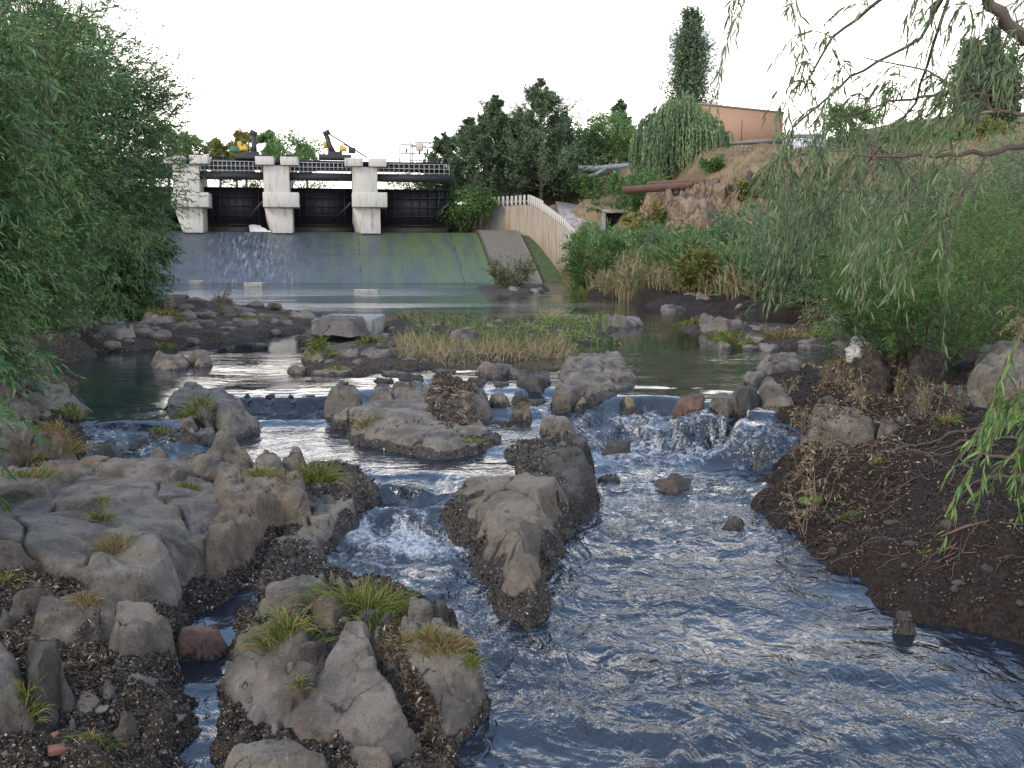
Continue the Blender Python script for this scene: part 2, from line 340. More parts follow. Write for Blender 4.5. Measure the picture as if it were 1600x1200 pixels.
# mound of shells under the front cluster
land([(375, 965, -.7), (400, 940, -.68), (500, 900, -.66), (600, 915, -.68), (690, 962, -.7), (740, 1020, -.72), (768, 1095, -.75), (755, 1140, -.76), (720, 1170, -.77), (730, 1260, -.78), (345, 1280, -.78), (335, 1180, -.77), (328, 1090, -.75), (345, 1040, -.73)],
     [(460, 1000, -.56), (560, 990, -.52), (650, 1010, -.54), (700, 1080, -.62), (690, 1150, -.71), (400, 1130, -.69), (360, 1080, -.72), (500, 1160, -.66), (430, 1180, -.70), (600, 1190, -.68), (540, 960, -.52)], -.7, .14, 'shell')
# shore on the far left
land([(90, 575), (150, 552), (240, 545), (330, 535), (400, 528), (470, 520), (488, 512), (488, 494), (420, 490), (300, 487), (235, 476), (200, 460), (-900, 452), (-900, 575)],
     [(150, 520, .25), (250, 505, .22), (350, 505, .18), (440, 505, .16), (0, 520, .6), (-300, 500, 1.2), (130, 470, .6)], 0, .9, 'shell')
# reed island in the middle
land([(470, 582), (560, 588), (640, 578), (700, 574), (760, 566), (870, 562), (900, 545), (945, 530), (990, 503), (940, 494), (860, 500), (760, 500), (700, 492), (630, 490), (600, 505), (600, 530), (560, 540), (500, 555)],
     [(560, 560, .08), (650, 540, .08), (740, 540, .08), (850, 530, .05), (900, 510, .05), (650, 510, .12)], 0, .4, 'shell')
land([(1055, 512), (1090, 500), (1180, 506), (1290, 512), (1330, 520), (1300, 540), (1240, 545), (1150, 543), (1110, 528)], [(1130, 515, .10), (1200, 520, .06), (1260, 525, .06)], 0, .5, 'shell')
land([(745, 448), (800, 444), (850, 446), (860, 455), (800, 462), (755, 458)], [(800, 452, .1)], 0, .5, 'shell')
# right shore rising into the dry hill
hill = ptsd([(700, 352, 121), (730, 345, 127), (800, 322, 127), (870, 324, 121), (930, 332, 116), (905, 372, 103), (945, 368, 101), (900, 290, 135), (960, 268, 128), (995, 263, 126), (960, 310, 110), (1010, 320, 98), (1040, 300, 90), (1100, 288, 90), (1200, 276, 84),
             (1140, 238, 112), (1250, 240, 105), (1400, 240, 95), (1500, 232, 90), (1600, 222, 88), (1800, 215, 88), (2400, 200, 88), (1180, 226, 136), (1300, 228, 150), (1600, 219, 150), (1050, 258, 150), (900, 300, 160), (1080, 245, 130), (1600, 214, 300), (1000, 250, 300),
             (1028, 372, 80), (1100, 374, 79), (1200, 370, 75), (1350, 365, 68), (1500, 350, 62), (1700, 330, 58), (1000, 385, 86), (960, 395, 92), (1000, 420, 72), (1100, 430, 64), (1250, 440, 56), (1400, 440, 50), (1000, 400, 78), (1100, 405, 72), (1250, 410, 65), (1400, 410, 58), (1600, 430, 46), (1250, 300, 80), (1400, 300, 78), (1100, 330, 83), (1180, 320, 80), (1600, 290, 72), (2200, 330, 55)])
LANDS_FAR_SHORE = [(892, 445), (900, 462), (960, 466), (1000, 474), (1060, 484), (1150, 490), (1250, 494), (1340, 500), (1440, 520), (1560, 532), (1700, 545), (2600, 580)]
def far_land(shore, extra, tops, far, run, ch):
    O = np.vstack([pts(shore, 0)[:, :2], np.array(extra, float)]); T = np.vstack([pts(tops, 0), far]); LANDS.append((O, T, 0, run, ch, .25))
far_land(LANDS_FAR_SHORE, [(30, 30), (260, 30), (700, 700), (-6, 700), (-8, 127), (-8, 124), (-2.2, 122.2), (3.0, 118.8), (4.4, 114.5), (5.5, 110.5), (6.6, 106), (7.6, 101.5), (7.0, 98)], [(930, 455, .3), (1060, 470, .4), (1200, 478, .5), (1350, 488, .5), (1500, 510, .7), (1700, 500, 1.2)], hill, 1.5, 'dry')
far_land([(-900, 452), (205, 455)], [(-42, 108), (-43, 128), (-6, 150), (-6, 700), (-700, 700), (-700, 60)], [(150, 450, .8)], np.array([(-43, 112, 4), (-50, 125, 11), (-30, 160, 10.6), (-10, 160, 10.6), (-80, 120, 12), (-200, 200, 12), (-20, 400, 11), (-60, 80, 2)]), 2.0, 'dry')
def G(x, y, chan=False, Wz=None):
    x = np.asarray(x, float); y = np.asarray(y, float)
    if Wz is None: Wz = W(x, y)[..., 0]
    z = Wz-.32; cc = np.zeros(x.shape+(4,)); cc[..., 0] = 1
    for O, T, zb, run, ch, rough in LANDS:
        x0, y0 = O.min(0)-.1; x1, y1 = O.max(0)+.1
        m = (x >= x0) & (x <= x1) & (y >= y0) & (y <= y1)
        if not m.any(): continue
        xm, ym = x[m], y[m]; d = polyd(xm, ym, O); dn = np.maximum(2.0, ym)
        d = d+run*.35*fbm(xm/run*.9, ym/run*.9, 0, 3, 5)
        t = np.clip(d/run, -.6, 1); pr = np.where(t > 0, 1-(1-np.clip(t, 0, 1))**2, t)
        top = shep(xm, ym, T, 3.6 if O[:, 1].max() < 60 else 5.0)[:, 0]; base = z[m]*0+(Wz[m]-.05)
        hh = base+(top-base)*pr+rough*ss(0, .5, t)*fbm(xm/run*1.3, ym/run*1.3, 0, 5, 9)
        hh = np.where(t < -.5, -9, hh); up = hh > z[m]
        zz = z[m]; zz[up] = hh[up]; z[m] = zz
        c = cc[m]; c[up] = 0; c[up, CH[ch]] = 1; cc[m] = c
    return (z, cc) if chan else z

def grid_faces(nr, nc):
    i = np.arange(nr*nc).reshape(nr, nc)
    return np.stack([i[:-1, :-1], i[:-1, 1:], i[1:, 1:], i[1:, :-1]], -1).reshape(-1, 4)
def axis_y(y0, y1, d0, g):
    L = [y0]
    while L[-1] < y1: L.append(L[-1]+max(d0, (L[-1]-1.0)*g))
    return np.array(L)
# ground sheet
def t_axis(n, half=2.2):
    u = np.linspace(-1, 1, n); return half*(u*.30+.70*u**3)/(1.0)
Yg = np.concatenate([np.arange(-14, 3.4, .4), axis_y(3.4, 900, .018, .0042)])
tg = t_axis(760, 2.2); Xg = (Yg[:, None]+WY0*1.0+np.where(Yg < -2, -(Yg+2)*1.0, 0)[:, None]*1.4)*tg[None]; YY = np.repeat(Yg[:, None], len(tg), 1)
WATt = W(Xg, np.maximum(YY, -4)); Zg, CC = G(Xg, YY, True, WATt[..., 0])
dry = CC[..., 0]
Zg = Zg+.018*fbm(Xg*9, YY*9, 0, 4, 3, .6)*ss(60, 20, YY)*(YY > 2)
lowm = (ss(3.2, 1.6, Zg)*CC[..., 2]); CC[..., 1] += lowm; CC[..., 2] -= lowm
GEO_T = {'shell': CC[..., 0], 'soil': CC[..., 1], 'dry': CC[..., 2]}
sl = np.gradient(Zg, axis=0)/np.gradient(YY, axis=0)
cliff = CC[..., 2]*ss(.28, .5, sl)*ss(60, 70, YY)*ss(8, 14, Xg)*ss(95, 90, YY)*ss(24, 20, Xg)
blk = (1-np.abs(fbm(Xg*.55, Zg*.4, YY*.5, 4, 41, .55)))*1.6-1.0
Zg = Zg+cliff*blk*1.1
YYd = YY-cliff*fbm(Xg*.8, Zg*.6, 3.0, 4, 44)*.9
def ground_mat():
    m, t, b, o = newmat('ground'); v = pos(t)
    cc, ch = crust_nodes(t, v)
    n1 = noise(t, v, 1.6, 8.0, .65); n2 = noise(t, v, 25.0, 6.0, .7); n3 = noise(t, v, .25, 8.0, .65); n4 = noise(t, v, 3.0, 6.0, .7)
    shell = mix(t, math_(t, 'MULTIPLY', ramp(t, n1, .5, .7), .4), cc, (.07, .055, .042))
    soil = mix(t, ramp(t, n2, .35, .7), (.009, .0075, .0065), (.036, .026, .020)); soil = mix(t, ramp(t, noise(t, v, 2.3, 6.0, .7), .50, .7), soil, (.030, .0165, .012))
    soil = mix(t, ramp(t, noise(t, v, 120.0, 2.0), .70, .76), soil, (.15, .12, .09))
    dryc = mix(t, ramp(t, n3, .35, .65), (.10, .078, .050), (.195, .145, .088)); dryc = mix(t, math_(t, 'MULTIPLY', ramp(t, n4, .52, .68), .7), dryc, (.075, .075, .035))
    cl = mix(t, ramp(t, noise(t, v, .8, 8.0, .7, .6), .35, .62), (.07, .052, .040), (.215, .158, .112)); cl = mix(t, ramp(t, noise(t, v, 1.6, 6.0, .7), .58, .66), cl, (.05, .06, .03))
    c = mix(t, attr(t, 'soil'), shell, soil); c = mix(t, attr(t, 'dry'), c, dryc); c = mix(t, attr(t, 'cliff'), c, cl)
    link(t, c, b.inputs['Base Color']); b.inputs['Roughness'].default_value = .85; b.inputs['Specular IOR Level'].default_value = .15
    nb = bump(t, n4, .03, .7); nb = bump(t, n2, .035, 1.0, nb)
    link(t, bump(t, math_(t, 'MULTIPLY', ch, attr(t, 'shell')), .014, 1.0, nb), b.inputs['Normal']); return m
ground = mesh_obj('ground', np.stack([Xg, YYd, Zg], -1).reshape(-1, 3), grid_faces(*Xg.shape), ground_mat(),
                  attrs={'shell': ('POINT', CC[..., 0].ravel()), 'soil': ('POINT', CC[..., 1].ravel()), 'dry': ('POINT', CC[..., 2].ravel()), 'cliff': ('POINT', cliff.ravel())})
tag(ground, kind='structure')

# water sheet
Yw = np.concatenate([np.arange(-14, 3.0, .4), axis_y(3.0, 22, .016, .0034), axis_y(22.1, 119, .09, .012)])
tw = t_axis(700, 1.5); Xw = (Yw[:, None]+WY0+np.where(Yw < -2, -(Yw+2), 0)[:, None]*1.4)*tw[None]; YW = np.repeat(Yw[:, None], len(tw), 1)
wat = W(Xw, np.maximum(YW, -4)); Z0, A, FO = wat[..., 0], wat[..., 1], wat[..., 2]
wx = Xw+.22*fbm(Xw*1.3, YW*1.3, 0, 2, 71); wy = YW+.22*fbm(Xw*1.3, YW*1.3, 5, 2, 72)
r1 = 1-2*np.abs(vn(wx*3.4, wy*2.2, 0, 81)); r2 = (1-2*np.abs(vn(wx*8, wy*5.2, 0, 82)))*(.55+.6*vn(wx*.9, wy*.7, 0, 85)); r3 = 1-2*np.abs(vn(wx*17, wy*13, 0, 83))
tex = .75*r1+.5*r2+.16*r3+.9*fbm(wx*2.2, wy*1.6, 0, 3, 84)
Zw = Z0+A*tex*1.15+.0004*fbm(Xw*3, YW*3, 0, 3, 88)*(YW < 22)
fo = np.clip(FO+.10*(r2+r1)*(FO > .02), 0, 1)
def water_mat():
    m, t, b, o = newmat('river_water'); v = pos(t); fo_ = attr(t, 'foam'); rp = attr(t, 'rough')
    b.inputs['Base Color'].default_value = (.008, .012, .020, 1); b.inputs['Roughness'].default_value = .035; b.inputs['IOR'].default_value = 1.52
    w1 = noise(t, v, 4.0, 4.0, .5, 1.2, (1.0, .8, 1)); w2 = noise(t, v, 13.0, 3.0, .5, 1.4, (1.0, .7, 1)); w3 = noise(t, v, .9, 6.0, .6, .2, (.35, 1.2, 1))
    h = math_(t, 'ADD', math_(t, 'MULTIPLY', w1, .85), math_(t, 'MULTIPLY', w2, .20)); h = math_(t, 'MULTIPLY', h, nn(t, 'ShaderNodeMapRange', {0: noise(t, v, .8, 3.0, .5, .5, (.6, 1.3, 1)), 1: .35, 2: .65, 3: .25, 4: 1.15}).outputs[0])
    n1 = bump(t, math_(t, 'MULTIPLY', h, rp), .15, 1.0)
    patch = ramp(t, noise(t, v, .22, 5.0, .6, .3, (.25, 1, 1)), .44, .60)
    n2 = bump(t, math_(t, 'MULTIPLY', noise(t, v, 3.0, 4.0, .6, .2, (.6, 1.5, 1)), math_(t, 'MULTIPLY', patch, attr(t, 'calm'))), .007, 1.0, n1)
    n2 = bump(t, math_(t, 'MULTIPLY', noise(t, v, 1.2, 5.0, .65, .3, (.5, 1.2, 1)), math_(t, 'MULTIPLY', ramp(t, noise(t, v, .10, 5.0, .6, .3, (.35, 1, 1)), .40, .56), attr(t, 'ripple'))), .16, 1.0, n2)
    n2 = bump(t, math_(t, 'MULTIPLY', noise(t, v, 2.6, 3.0, .5, .1), attr(t, 'calm')), .003, 1.0, n2)
    link(t, n2, b.inputs['Normal'])
    fn = noise(t, v, 8.0, 8.0, .66, 1.8, (1.0, .7, 1)); fn2 = noise(t, v, 42.0, 5.0, .7, .6)
    ff = math_(t, 'ADD', math_(t, 'MULTIPLY', math_(t, 'SUBTRACT', fn, .5), 1.5), math_(t, 'MULTIPLY', math_(t, 'SUBTRACT', fn2, .5), .8))
    ff = ramp(t, math_(t, 'ADD', ff, fo_), .46, 1.02); ff = math_(t, 'MULTIPLY', ff, ramp(t, fo_, .02, .12))
    fd = nn(t, 'ShaderNodeBsdfPrincipled', {'Base Color': (.62, .66, .72), 'Roughness': .5, 'Normal': bump(t, fn2, .02, 1.0)})
    mx = nn(t, 'ShaderNodeMixShader', {0: math_(t, 'MULTIPLY', ff, .72), 1: b.outputs[0], 2: fd.outputs[0]}); link(t, mx.outputs[0], o.inputs['Surface']); return m
water = mesh_obj('river_water', np.stack([Xw, YW, Zw], -1).reshape(-1, 3), grid_faces(*Xw.shape), water_mat(),
                 attrs={'foam': ('POINT', fo.ravel()), 'rough': ('POINT', np.clip(.05*(YW < 22)+A*28, 0, 1.0).ravel()), 'calm': ('POINT', ss(.004, 0, A).ravel()), 'ripple': ('POINT', (ss(36, 52, YW)*ss(14, -8, Xw)).ravel())})
tag(water, kind='structure')

# ------------------------------------------------------------------ rocks
ROCKS = []
def rock_surf(outline, tops, z, slope=1.6, facet=1.0, seed=0, rough=1.0, cr=.10, step=None, rnd=2.0, round_=.0, terr=.75, fs=1.0):
    O = pts(outline, z)[:, :2]
    if tops is None:      # a slanting slab: its top is the plane of its own outline
        q = pts(outline, z); c = q.mean(0); T = c+(q-c)*.80; T[:, 2] = q[:, 2]+.045*(1 if q[:, 0].size else 0)+.01
    elif isinstance(tops, (int, float)):
        c = O.mean(0); T = np.array([[c[0], c[1], tops]])
    else: T = pts(tops, z)
    c = O.mean(0); ext = O.max(0)-O.min(0); size = float(min(ext)); dist = max(2.0, c[1])
    st = step or max(.010, dist*.0024); st = min(st, size/9)
    mg = .12+.006*dist+st*3+(max([q[2]-z for q in outline if len(q) > 2]+[0]))*.5; x = np.arange(O[:, 0].min()-mg, O[:, 0].max()+mg, st); y = np.arange(O[:, 1].min()-mg, O[:, 1].max()+mg, st)
    X, Y = np.meshgrid(x, y); size = size/fs if fs > 1 else size; fr = 1.6/max(size, .12)
    d = polyd(X, Y, O)+size*.05*rough*fbm(X*fr*1.6, Y*fr*1.6, seed, 4, 31)
    if len(T) > 2:
        Am = np.column_stack([T[:, :2]-T[:, :2].mean(0), np.ones(len(T))]); lam = np.diag([.02*size**2, .02*size**2, 0]); co = np.linalg.solve(Am.T@Am+lam, Am.T@T[:, 2])
        Tr = T.copy(); Tr[:, 2] -= Am@co; Tz = (X-T[:, 0].mean())*co[0]+(Y-T[:, 1].mean())*co[1]+co[2]; Tz = np.clip(Tz, T[:, 2].min()-.1, T[:, 2].max()+.05)+.85*shep(X, Y, Tr, 3.0)[..., 0]
    else: Tz = shep(X, Y, T, 3.0)[..., 0] if len(T) > 1 else np.full(X.shape, T[0, 2])
    g = np.random.default_rng(seed+100); ang = g.uniform(0, 6.28)
    H = float(np.mean(T[:, 2]))-z; amp = min(size*.13, .6*abs(H)+.03)*facet
    # planar facets: every cell of a warped voronoi pattern is a tilted plane
    n = int(10+8*max(ext)/max(size, .01)*fs**.8); cx = g.uniform(X.min(), X.max(), n); cy = g.uniform(Y.min(), Y.max(), n)
    Xp = X+.06*size*fbm(X*fr*2, Y*fr*2, 3, 3, 33); Yp = Y+.06*size*fbm(X*fr*2, Y*fr*2, 7, 3, 34)
    D = np.hypot(Xp[..., None]-cx, Yp[..., None]-cy); k = D.argmin(-1); Ds = np.sort(D, -1)
    th = g.uniform(-1, 1, n); gx = g.normal(0, .45, n); gy = g.normal(0, .45, n)
    fac = amp*(.45*th[k]+(gx[k]*(Xp-cx[k])+gy[k]*(Yp-cy[k]))/size*1.9)
    edge = (Ds[..., 1]-Ds[..., 0])/size
    fac = fac-amp*.75*(1-ss(0, .030, edge))
    Tz = Tz+fac+amp*.35*rough*fbm(X*fr*2.2, Y*fr*2.2, seed, 5, 35, .55)+amp*.32*(.35-np.abs(fbm(X*fr*1.5, Y*fr*1.5, seed+2, 5, 37, .55)))
    OZ = np.array([[a[0], a[1], a[2]] for a in pts(outline, z)]); E = shep(X, Y, OZ, 4.0)[..., 0]
    tq = size*.085; ph = Tz/tq+1.1*fbm(X*fr*.9, Y*fr*.9, seed+4, 3, 47); fl = np.floor(ph); Tz = Tz+terr*tq*(fl+ss(.30, .70, ph-fl)-ph)
    groove = (1-ss(0, .022, edge))*ss(-.5, .3, vn(X*fr*1.2, Y*fr*1.2, seed, 48))
    base = z-.12-.006*dist; run = np.clip(np.abs(Tz-E)/slope+size*.02, size*.035, size*.15*min(1.8, 2.6/slope))
    t = np.clip(d/run, 0, 1); pr = 1-np.clip(1-t*1.12, 0, 1)**(1.0+.35*(rnd-1)); pr = pr+.10*np.sin(np.pi*t)*fbm(X*fr*5, Y*fr*5, seed, 3, 39)
    if round_: Tz = Tz-round_*abs(H)*(1-ss(0, size*.42, d))
    Tz = np.maximum(Tz, E-.02)
    Z = E+(Tz-E)*pr+np.minimum(d, 0)*max(2.2, slope)*1.1; Z = np.maximum(Z, base-.02)
    d = d+np.maximum(0, (E-base))/(max(2.2, slope)*1.1)
    return X, Y, Z, d, st, groove
def rock(name, label, outline, tops, z, mat=None, group=None, cat='rock', cr=.09, parent=None, **kw):
    X, Y, Z, d, st, groove = rock_surf(outline, tops, z, **kw); s = kw.get('seed', 0)
    ok = d > -st*1.6; wl = W(X, Y)[..., 0]; top = float(np.percentile(Z[d > 0], 92)) if (d > 0).any() else z
    hh = max(.02, top-float(wl.mean()))
    c = ss(1.25, .55, (Z-wl)/cr+.35*fbm(X*4, Y*4, s, 3, 55))
    ns = 1/max(.1, (X.max()-X.min()))
    q = 5.5 if st < .03 else 1.2/(st*12)
    Pn = np.stack([X, Y, Z], -1); a = st*1.3
    Pn[..., 0] += a*fbm(X*q, Y*q, Z*q, 3, 61); Pn[..., 1] += a*fbm(X*q, Y*q, Z*q, 3, 62)
    Pn[..., 2] += .5*a*fbm(X*q*1.7, Y*q*1.7, Z*q, 4, 63)+c*min(.012, st*.8)*fbm(X*55, Y*55, Z*40, 2, 64)
    f = grid_faces(*X.shape); keep = ok.ravel()[f].all(1); f = f[keep]
    used = np.unique(f); mp_ = np.full(X.size, -1); mp_[used] = np.arange(len(used))
    o = mesh_obj(name, Pn.reshape(-1, 3)[used], mp_[f], mat or ROCK, parent, attrs={'crust': ('POINT', c.ravel()[used]), 'crack': ('POINT', groove.ravel()[used])})
    tag(o, label, cat if not parent else None, group)
    ROCKS.append((X[0, 0], Y[0, 0], st, np.where(ok, Pn[..., 2], -9), c))
    return o
def surf(x, y):
    """height of whatever is on top at x, y and how crusted it is"""
    x = np.asarray(x, float); y = np.asarray(y, float); z = G(x, y); cr = np.ones(z.shape); z = z.copy()
    for x0, y0, st, Z, c in ROCKS:
        i = np.round((y-y0)/st).astype(int); j = np.round((x-x0)/st).astype(int)
        m = (i >= 0) & (j >= 0) & (i < Z.shape[0]) & (j < Z.shape[1])
        if not m.any(): continue
        zz = np.where(m, Z[np.clip(i, 0, Z.shape[0]-1), np.clip(j, 0, Z.shape[1]-1)], -9); up = zz > z
        cr = np.where(up, c[np.clip(i, 0, Z.shape[0]-1), np.clip(j, 0, Z.shape[1]-1)], cr); z = np.where(up, zz, z)
    return z, cr
def hit(px, py, far=60.0, n=260):
    """first point of the ground or a rock that a sight line meets"""
    px = np.atleast_1d(np.asarray(px, float)); py = np.atleast_1d(np.asarray(py, float)); d = ray(px, py); d = d/d[:, 1:2]
    Ys = np.concatenate([np.linspace(3.2, 12, int(n*.6)), np.geomspace(12.1, far, int(n*.4))])
    P = CAM+d[:, None, :]*Ys[None, :, None]; z, c = surf(P[..., 0], P[..., 1]); below = P[..., 2] <= z
    k = np.where(below.any(1), below.argmax(1), len(Ys)-1); out = P[np.arange(len(px)), k]; out[:, 2] = z[np.arange(len(px)), k]; return out

# ------------------------------------------------------------------ rocks traced along the river, nearest first
rock('rock_slab', 'big grey triangular slab in the middle of the front rock cluster', [(540, 990, -.36), (566, 986, -.34), (580, 1012, -.36), (583, 1048, -.4), (606, 1068, -.45), (632, 1107, -.5), (655, 1146, -.6), (628, 1185, -.66), (572, 1176, -.66), (462, 1146, -.64), (460, 1110, -.6), (488, 1068, -.5), (514, 1022, -.42)],
     None, -.66, slope=3.2, facet=.18, terr=.25, seed=1, cr=.05, rnd=3)
rock('rock_slab', 'square grey slab at the left of the front rock cluster', [(358, 1032, -.52), (392, 1028, -.5), (426, 1036, -.46), (475, 1043, -.44), (486, 1054, -.44), (474, 1075, -.5), (454, 1112, -.58), (440, 1132, -.66), (432, 1152, -.68), (386, 1142, -.70), (368, 1110, -.70), (348, 1073, -.70)],
     None, -.69, slope=3.2, facet=.18, terr=.25, seed=2, cr=.06, rnd=3)
rock('rock_slab', 'wide rounded grey slab at the right of the front cluster, half under dark litter', [(585, 998, -.4), (624, 1000, -.38), (663, 1000, -.36), (690, 990, -.36), (722, 1000, -.38), (738, 1035, -.42), (748, 1087, -.6), (730, 1122, -.66), (700, 1142, -.68), (662, 1148, -.66), (640, 1100, -.56), (606, 1060, -.5)],
     None, -.67, slope=2.2, facet=.2, terr=.25, seed=3, cr=.10, rnd=2.4)
rock('rock', 'low grey rock under the left grass tuft of the front cluster', [(376, 1000, -.6), (396, 984, -.5), (440, 975, -.42), (478, 992, -.42), (474, 1012, -.44), (457, 1036, -.5), (426, 1032, -.58), (372, 1026, -.66)], None, -.64, slope=2.6, facet=.2, terr=.3, seed=4, cr=.06, rnd=3)
rock('rock', 'small wedge rock between the square and the triangular slab', [(459, 1020, -.46), (482, 1006, -.42), (505, 1004, -.42), (508, 1014, -.46), (492, 1034, -.52), (470, 1042, -.54), (458, 1036, -.54)], [(482, 1014, -.38), (475, 1026, -.42)], -.54, slope=2.5, facet=.4, seed=5, cr=.02, rnd=3)
rock('rock', 'long rounded rock at the top left of the front cluster', [(402, 948, -.5), (426, 920, -.40), (452, 908, -.38), (484, 904, -.38), (505, 910, -.38), (520, 926, -.4), (500, 938, -.46), (470, 950, -.5), (436, 962, -.56), (408, 970, -.6)], [(430, 930, -.38), (460, 918, -.36), (495, 917, -.36)], -.6, slope=2.2, facet=.35, seed=6, cr=.04)
rock('rock', 'brown squarish rock between the two big grass tufts', [(486, 944, -.44), (512, 932, -.4), (533, 936, -.38), (534, 958, -.46), (522, 972, -.5), (500, 976, -.54), (484, 966, -.54)], [(510, 942, -.36), (520, 955, -.38)], -.54, slope=2.6, facet=.35, seed=7, cr=.03, mat=ROCKB)
rock('rock', 'small brown rock topmost in the front cluster by the white water', [(500, 900, -.42), (518, 892, -.4), (536, 900, -.4), (533, 914, -.5), (514, 920, -.54), (500, 910, -.5)], [(518, 900, -.38)], -.58, slope=2.4, seed=8, cr=.03, mat=ROCKB)
rock('rock', 'pale flat stone poking out of the big grass tuft', [(562, 964, -.42), (582, 952, -.4), (608, 950, -.4), (612, 960, -.44), (590, 968, -.48), (566, 972, -.48)], [(590, 956, -.36)], -.52, slope=2.6, facet=.2, seed=9, cr=.0)
rock('rock', 'round grey stone right of the big grass tuft', [(641, 962, -.44), (656, 952, -.4), (674, 960, -.44), (676, 974, -.54), (650, 978, -.56), (640, 974, -.54)], [(658, 960, -.38)], -.56, slope=2.4, seed=10, cr=.02)
rock('rock', 'dark round stone at the water side of the front cluster', [(675, 956, -.44), (688, 948, -.42), (699, 964, -.5), (698, 974, -.58), (680, 978, -.6)], [(687, 957, -.4)], -.6, slope=2.6, seed=11, cr=.04, mat=ROCKD)
rock('rock', 'pale narrow stone lying over the wide rounded slab', [(622, 984, -.4), (648, 976, -.36), (690, 976, -.36), (716, 986, -.38), (712, 998, -.44), (660, 996, -.44), (626, 994, -.46)], [(660, 984, -.31), (695, 985, -.31)], -.5, slope=2.2, facet=.2, seed=12, cr=.0)
rock('rock', 'rock cut off by the bottom edge below the square slab', [(360, 1196, -.7), (410, 1166, -.62), (450, 1164, -.58), (500, 1182, -.6), (520, 1220, -.7), (430, 1250, -.74), (350, 1230, -.74)], [(430, 1185, -.54), (480, 1200, -.56)], -.72, slope=2.2, facet=.3, seed=13, cr=.04)
rock('rock', 'rock at the bottom edge below the triangular slab', [(545, 1186, -.66), (575, 1176, -.62), (606, 1184, -.64), (612, 1210, -.7), (560, 1230, -.74)], [(580, 1190, -.56)], -.7, slope=2.2, facet=.3, seed=14, cr=.05)
rock('boulder', 'reddish boulder standing in the narrow dark creek', [(278, 1004, -.62), (288, 984, -.56), (308, 980, -.54), (330, 982, -.56), (352, 1002, -.64), (350, 1022, -.72), (310, 1034, -.72), (276, 1032, -.72)], [(300, 993, -.52), (330, 995, -.54)], -.72, slope=2.4, facet=.4, seed=15, cr=.025, mat=ROCKR)
# the big outcrop on the left, block by block
rock('rock_outcrop', 'largest flat pale bedrock slab filling the left foreground', [(-170, 900, -.25), (-170, 745, -.1), (0, 738, -.10), (40, 737, -.10), (131, 732, -.12), (233, 729, -.12), (300, 734, -.14), (352, 760, -.18), (352, 800, -.22), (340, 838, -.36), (322, 880, -.5), (290, 905, -.55), (285, 925, -.6), (285, 950, -.64), (270, 975, -.66), (215, 952, -.5), (160, 925, -.36), (100, 905, -.3), (0, 890, -.25)],
     [(0, 760, -.04), (130, 750, -.06), (250, 745, -.08), (60, 830, -.08), (200, 800, -.09), (310, 790, -.13), (240, 850, -.15), (140, 870, -.16), (250, 900, -.30), (200, 915, -.30), (-120, 820, -.02), (290, 880, -.34)], -.62, slope=2.6, facet=.5, terr=.6, seed=20, cr=.10, rnd=2.6, step=.013, fs=1.8)
rock('rock_outcrop', 'cracked bedrock block above the red-brown ledge, right of the largest slab', [(338, 742, -.14), (380, 738, -.12), (440, 738, -.10), (468, 748, -.12), (480, 778, -.2), (476, 800, -.3), (462, 822, -.42), (430, 836, -.5), (412, 858, -.56), (392, 880, -.6), (350, 905, -.62), (322, 900, -.6), (318, 850, -.4), (340, 800, -.2)],
     [(400, 760, -.08), (450, 765, -.10), (360, 790, -.14), (420, 800, -.18), (370, 840, -.26), (350, 870, -.38)], -.6, slope=3.0, facet=.8, seed=21, cr=.08, rnd=3, fs=1.6, mat=ROCKB)
rock('rock_ledge', 'low shell-crusted ledge reaching into the left rapids', [(468, 742, -.3), (500, 726, -.28), (545, 735, -.3), (590, 762, -.36), (590, 775, -.40), (575, 800, -.5), (562, 835, -.60), (520, 858, -.62), (500, 892, -.64), (440, 918, -.66), (400, 920, -.66), (410, 870, -.6), (450, 830, -.5)],
     [(500, 755, -.24), (550, 770, -.30), (520, 800, -.34), (470, 850, -.46), (480, 820, -.40), (440, 880, -.55)], -.62, slope=1.5, facet=.8, fs=2.2, seed=22, cr=.27, rnd=2)
rock('rock', 'pointed grey rock on top of the shell-crusted ledge', [(394, 738, -.14), (402, 716, -.08), (420, 708, -.06), (441, 722, -.08), (440, 740, -.14), (415, 748, -.2)], [(415, 718, -.01)], -.22, slope=2.5, seed=23, cr=0)
rock('rock', 'pointed dark rock beside the tall grass tuft of the ledge', [(443, 730, -.14), (455, 708, -.08), (470, 706, -.06), (477, 724, -.1), (470, 738, -.16), (450, 740, -.18)], [(462, 712, -.01)], -.22, slope=2.5, seed=24, cr=0)
rock('rock', 'upright rounded rock behind the largest slab, under the grassy islet', [(326, 720, -.2), (334, 682, -.02), (352, 679, 0), (366, 684, -.02), (378, 706, -.12), (392, 724, -.24), (360, 732, -.3)], [(345, 690, .05), (362, 700, .02)], -.33, slope=2.3, seed=25, cr=.06)
rock('rock', 'small triangular rock left of the upright rounded rock', [(228, 730, -.24), (238, 708, -.12), (248, 704, -.1), (266, 716, -.16), (272, 730, -.26)], [(248, 710, -.05)], -.33, slope=2.4, seed=26, cr=.04)
rock('rock', 'low flat rock lying between the two pointed rocks and the upright one', [(275, 725, -.25), (310, 715, -.2), (345, 722, -.18), (400, 725, -.18), (395, 745, -.26), (330, 742, -.26)], [(330, 726, -.16), (375, 730, -.14)], -.33, slope=1.8, seed=27, cr=.05)
rock('boulder', 'grey-green boulder at the left side of the creek', [(172, 972, -.40), (200, 955, -.36), (226, 957, -.34), (262, 988, -.44), (272, 1020, -.6), (278, 1046, -.7), (240, 1056, -.66), (187, 1052, -.58), (168, 1008, -.5)], [(215, 970, -.32), (240, 1000, -.38), (200, 1020, -.42)], -.66, slope=2.4, facet=.6, seed=28, cr=.05, rnd=3)
